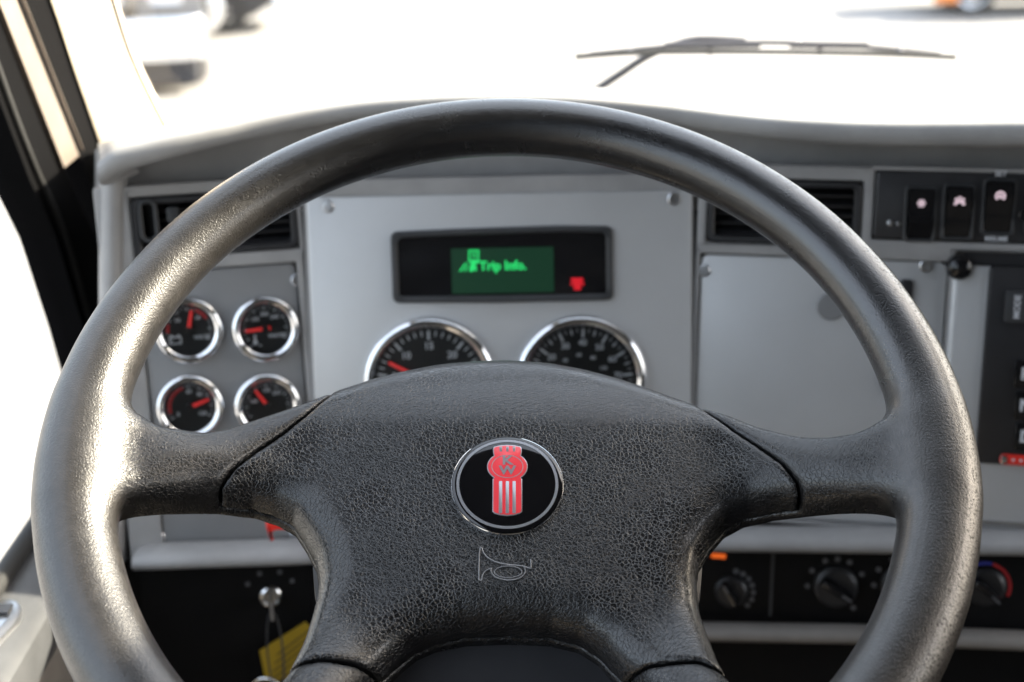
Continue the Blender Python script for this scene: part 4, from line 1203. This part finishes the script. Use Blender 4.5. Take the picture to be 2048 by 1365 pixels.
def semi_truck(mtx, label):
    """conventional tractor, nose towards -y, wheels on z = 0"""
    t = tag(empty('semi_truck', mtx), label, 'truck')
    ol = rpoly([(-1.22, .0), (-1.22, -.32), (-.95, -.45), (.95, -.45), (1.22, -.32), (1.22, .0)], .12, 4)
    MB().plate(ol, .38, .78, .03).build('bumper', 'chrome', t, 40)
    MB().box(-1.12, 1.12, -.28, .1, .12, .40).build('valance', 'truck_dark', t, 0)
    for x in (-.8, .8):
        MB().plate(rrect(-.12, .12, -.08, .08, .03), 0, .04, .01).build('fog_lamp', 'white_paint', t, 40).matrix_local = Matrix.Translation((x, -.45, .58)) @ Matrix.Rotation(rad(90), 4, 'X')
    MB().rings([[(x * w, y, .80 + z * h) for x, z in rrect(-1, 1, 0, 1, .28, 5)] for y, w, h in ((-.12, .52, .92), (.0, .58, .98), (.9, .72, 1.08), (1.8, .86, 1.18))]).build('hood', 'grey_paint', t, 40)
    MB().plate(rrect(-.46, .46, -.40, .40, .08), 0, .05, .02).build('grille', 'chrome', t, 40).matrix_local = Matrix.Translation((0, -.13, 1.28)) @ Matrix.Rotation(rad(90), 4, 'X')
    for i in range(9):
        MB().box(-.40, .40, -.012, .012, .05, .062).build('grille_bar', 'truck_dark', t, 0).matrix_local = Matrix.Translation((0, -.13, .98 + i * .075)) @ Matrix.Rotation(rad(90), 4, 'X')
    for s in (-1, 1):
        A = np.linspace(0, math.pi, 12)
        MB().rings([[(s * .55, .62 - .66 * math.cos(a), .62 + .62 * math.sin(a)), (s * 1.2, .62 - .66 * math.cos(a), .55 + .60 * math.sin(a)), (s * 1.2, .62 - .58 * math.cos(a), .53 + .53 * math.sin(a)), (s * .55, .62 - .58 * math.cos(a), .55 + .53 * math.sin(a))] for a in A]).build('fender', 'grey_paint', t, 50)
        MB().plate(rrect(-.17, .17, -.10, .10, .05), 0, .10, .03).build('headlight', 'chrome', t, 40).matrix_local = Matrix.Translation((s * .86, -.05, .98)) @ Matrix.Rotation(rad(90), 4, 'X')
        wheel_parts(t, s * 1.02, .62, .52, .28, s)
        MB().tube([(s * 1.02, 1.75, .62), (s * 1.02, 1.78, .62), (s * 1.02, 3.1, .62), (s * 1.02, 3.13, .62)], [.25, .30, .30, .25], 24).build('fuel_tank', 'chrome', t, 40)
        for yy in (4.4, 5.7): wheel_parts(t, s * .95, yy, .52, .5, s)
    MB().rings([[(x * w, 1.8 + y, z) for x, y in rrect(-1.05, 1.05, 0, 1.6, .15, 4)] for z, w in ((.9, 1), (1.9, 1), (2.75, .92), (2.85, .85))]).build('cab', 'grey_paint', t, 40)
    MB().box(-.85, .85, 1.77, 1.80, 2.0, 2.55).build('windshield', 'black_gloss', t, 0)
    MB().box(-.42, .42, .3, 6.4, .72, .92).build('chassis', 'truck_dark', t, 0)
    return t
semi_truck(Matrix.Translation((-4.22, 14.35, 0)) @ Matrix.Rotation(rad(8), 4, 'Z'), 'blurred pale semi truck with a chrome bumper parked beyond the pillar')

def pickup(mtx, label, paint, marker):
    """pickup seen from the side, nose towards -x, its side facing -y"""
    t = tag(empty('pickup_truck', mtx), label, 'pickup')
    side = [(-2.6, .55), (-2.62, .85), (-2.45, 1.05), (-1.3, 1.15), (-.75, 1.72), (.75, 1.78), (1.0, 1.2), (2.6, 1.2), (2.62, .5), (2.2, .25), (-2.2, .25)]
    o = MB().plate(rpoly([(x, z) for x, z in side], .08, 3), 0, 1.85, .08).build('body', paint, t, 40)
    o.matrix_local = Matrix.Translation((0, .95, 0)) @ Matrix.Rotation(rad(90), 4, 'X')
    for x in (-.35, .45):
        MB().plate(rpoly([(-.36, 0), (.36, 0), (.33, .45), (-.22, .45)], .05, 3), 0, .02).build('window', 'black_gloss', t, 0).matrix_local = Matrix.Translation((x, -.905, 1.22)) @ Matrix.Rotation(rad(90), 4, 'X')
    MB().box(-1.1, 1.1, -1.02, -.86, .36, .46).build('side_step', 'truck_dark', t, 0)
    ol = rpoly([(2.55, -.92), (2.85, -.90), (2.95, -.6), (2.95, .6), (2.85, .90), (2.55, .92)], .1, 4)
    MB().plate(ol, .42, .68, .04).build('rear_bumper', 'chrome', t, 40)
    if marker:
        MB().plate(rrect(-.22, .22, -.10, .10, .04), 0, .04, .015).build('marker_lamp', 'orange_lens', t, 40).matrix_local = Matrix.Translation((-2.1, -.91, .34)) @ Matrix.Rotation(rad(90), 4, 'X')
    for x in (-1.65, 1.75):
        for y in (-.78, .78):
            g = empty('wheel', None, t, (x, y, .42)); g.rotation_euler = (rad(90 if y < 0 else -90), 0, 0)
            MB().lathe([(.26, -.13), (.37, -.13), (.42, -.08), (.42, .08), (.37, .13), (.26, .13)], 32).build('tyre', 'rubber', g, 40)
            MB().lathe([(.265, .125), (.245, .115), (.22, .05), (.10, .06), (.08, .12), (.001, .125)], 32).build('rim', 'chrome', g, 40)
    return t
pickup(Matrix.Translation((-5.0, 19.3, 0)) @ Matrix.Rotation(rad(4), 4, 'Z') @ Matrix.Scale(.75, 4), 'blurred dark pickup with chrome wheel and rear bumper behind the semi truck', 'truck_dark', False)
pickup(Matrix.Translation((7.4, 19.6, 0)) @ Matrix.Rotation(rad(-4), 4, 'Z') @ Matrix.Scale(.75, 4), 'blurred grey pickup with an orange marker lamp beyond the wiper', 'grey_paint', True)
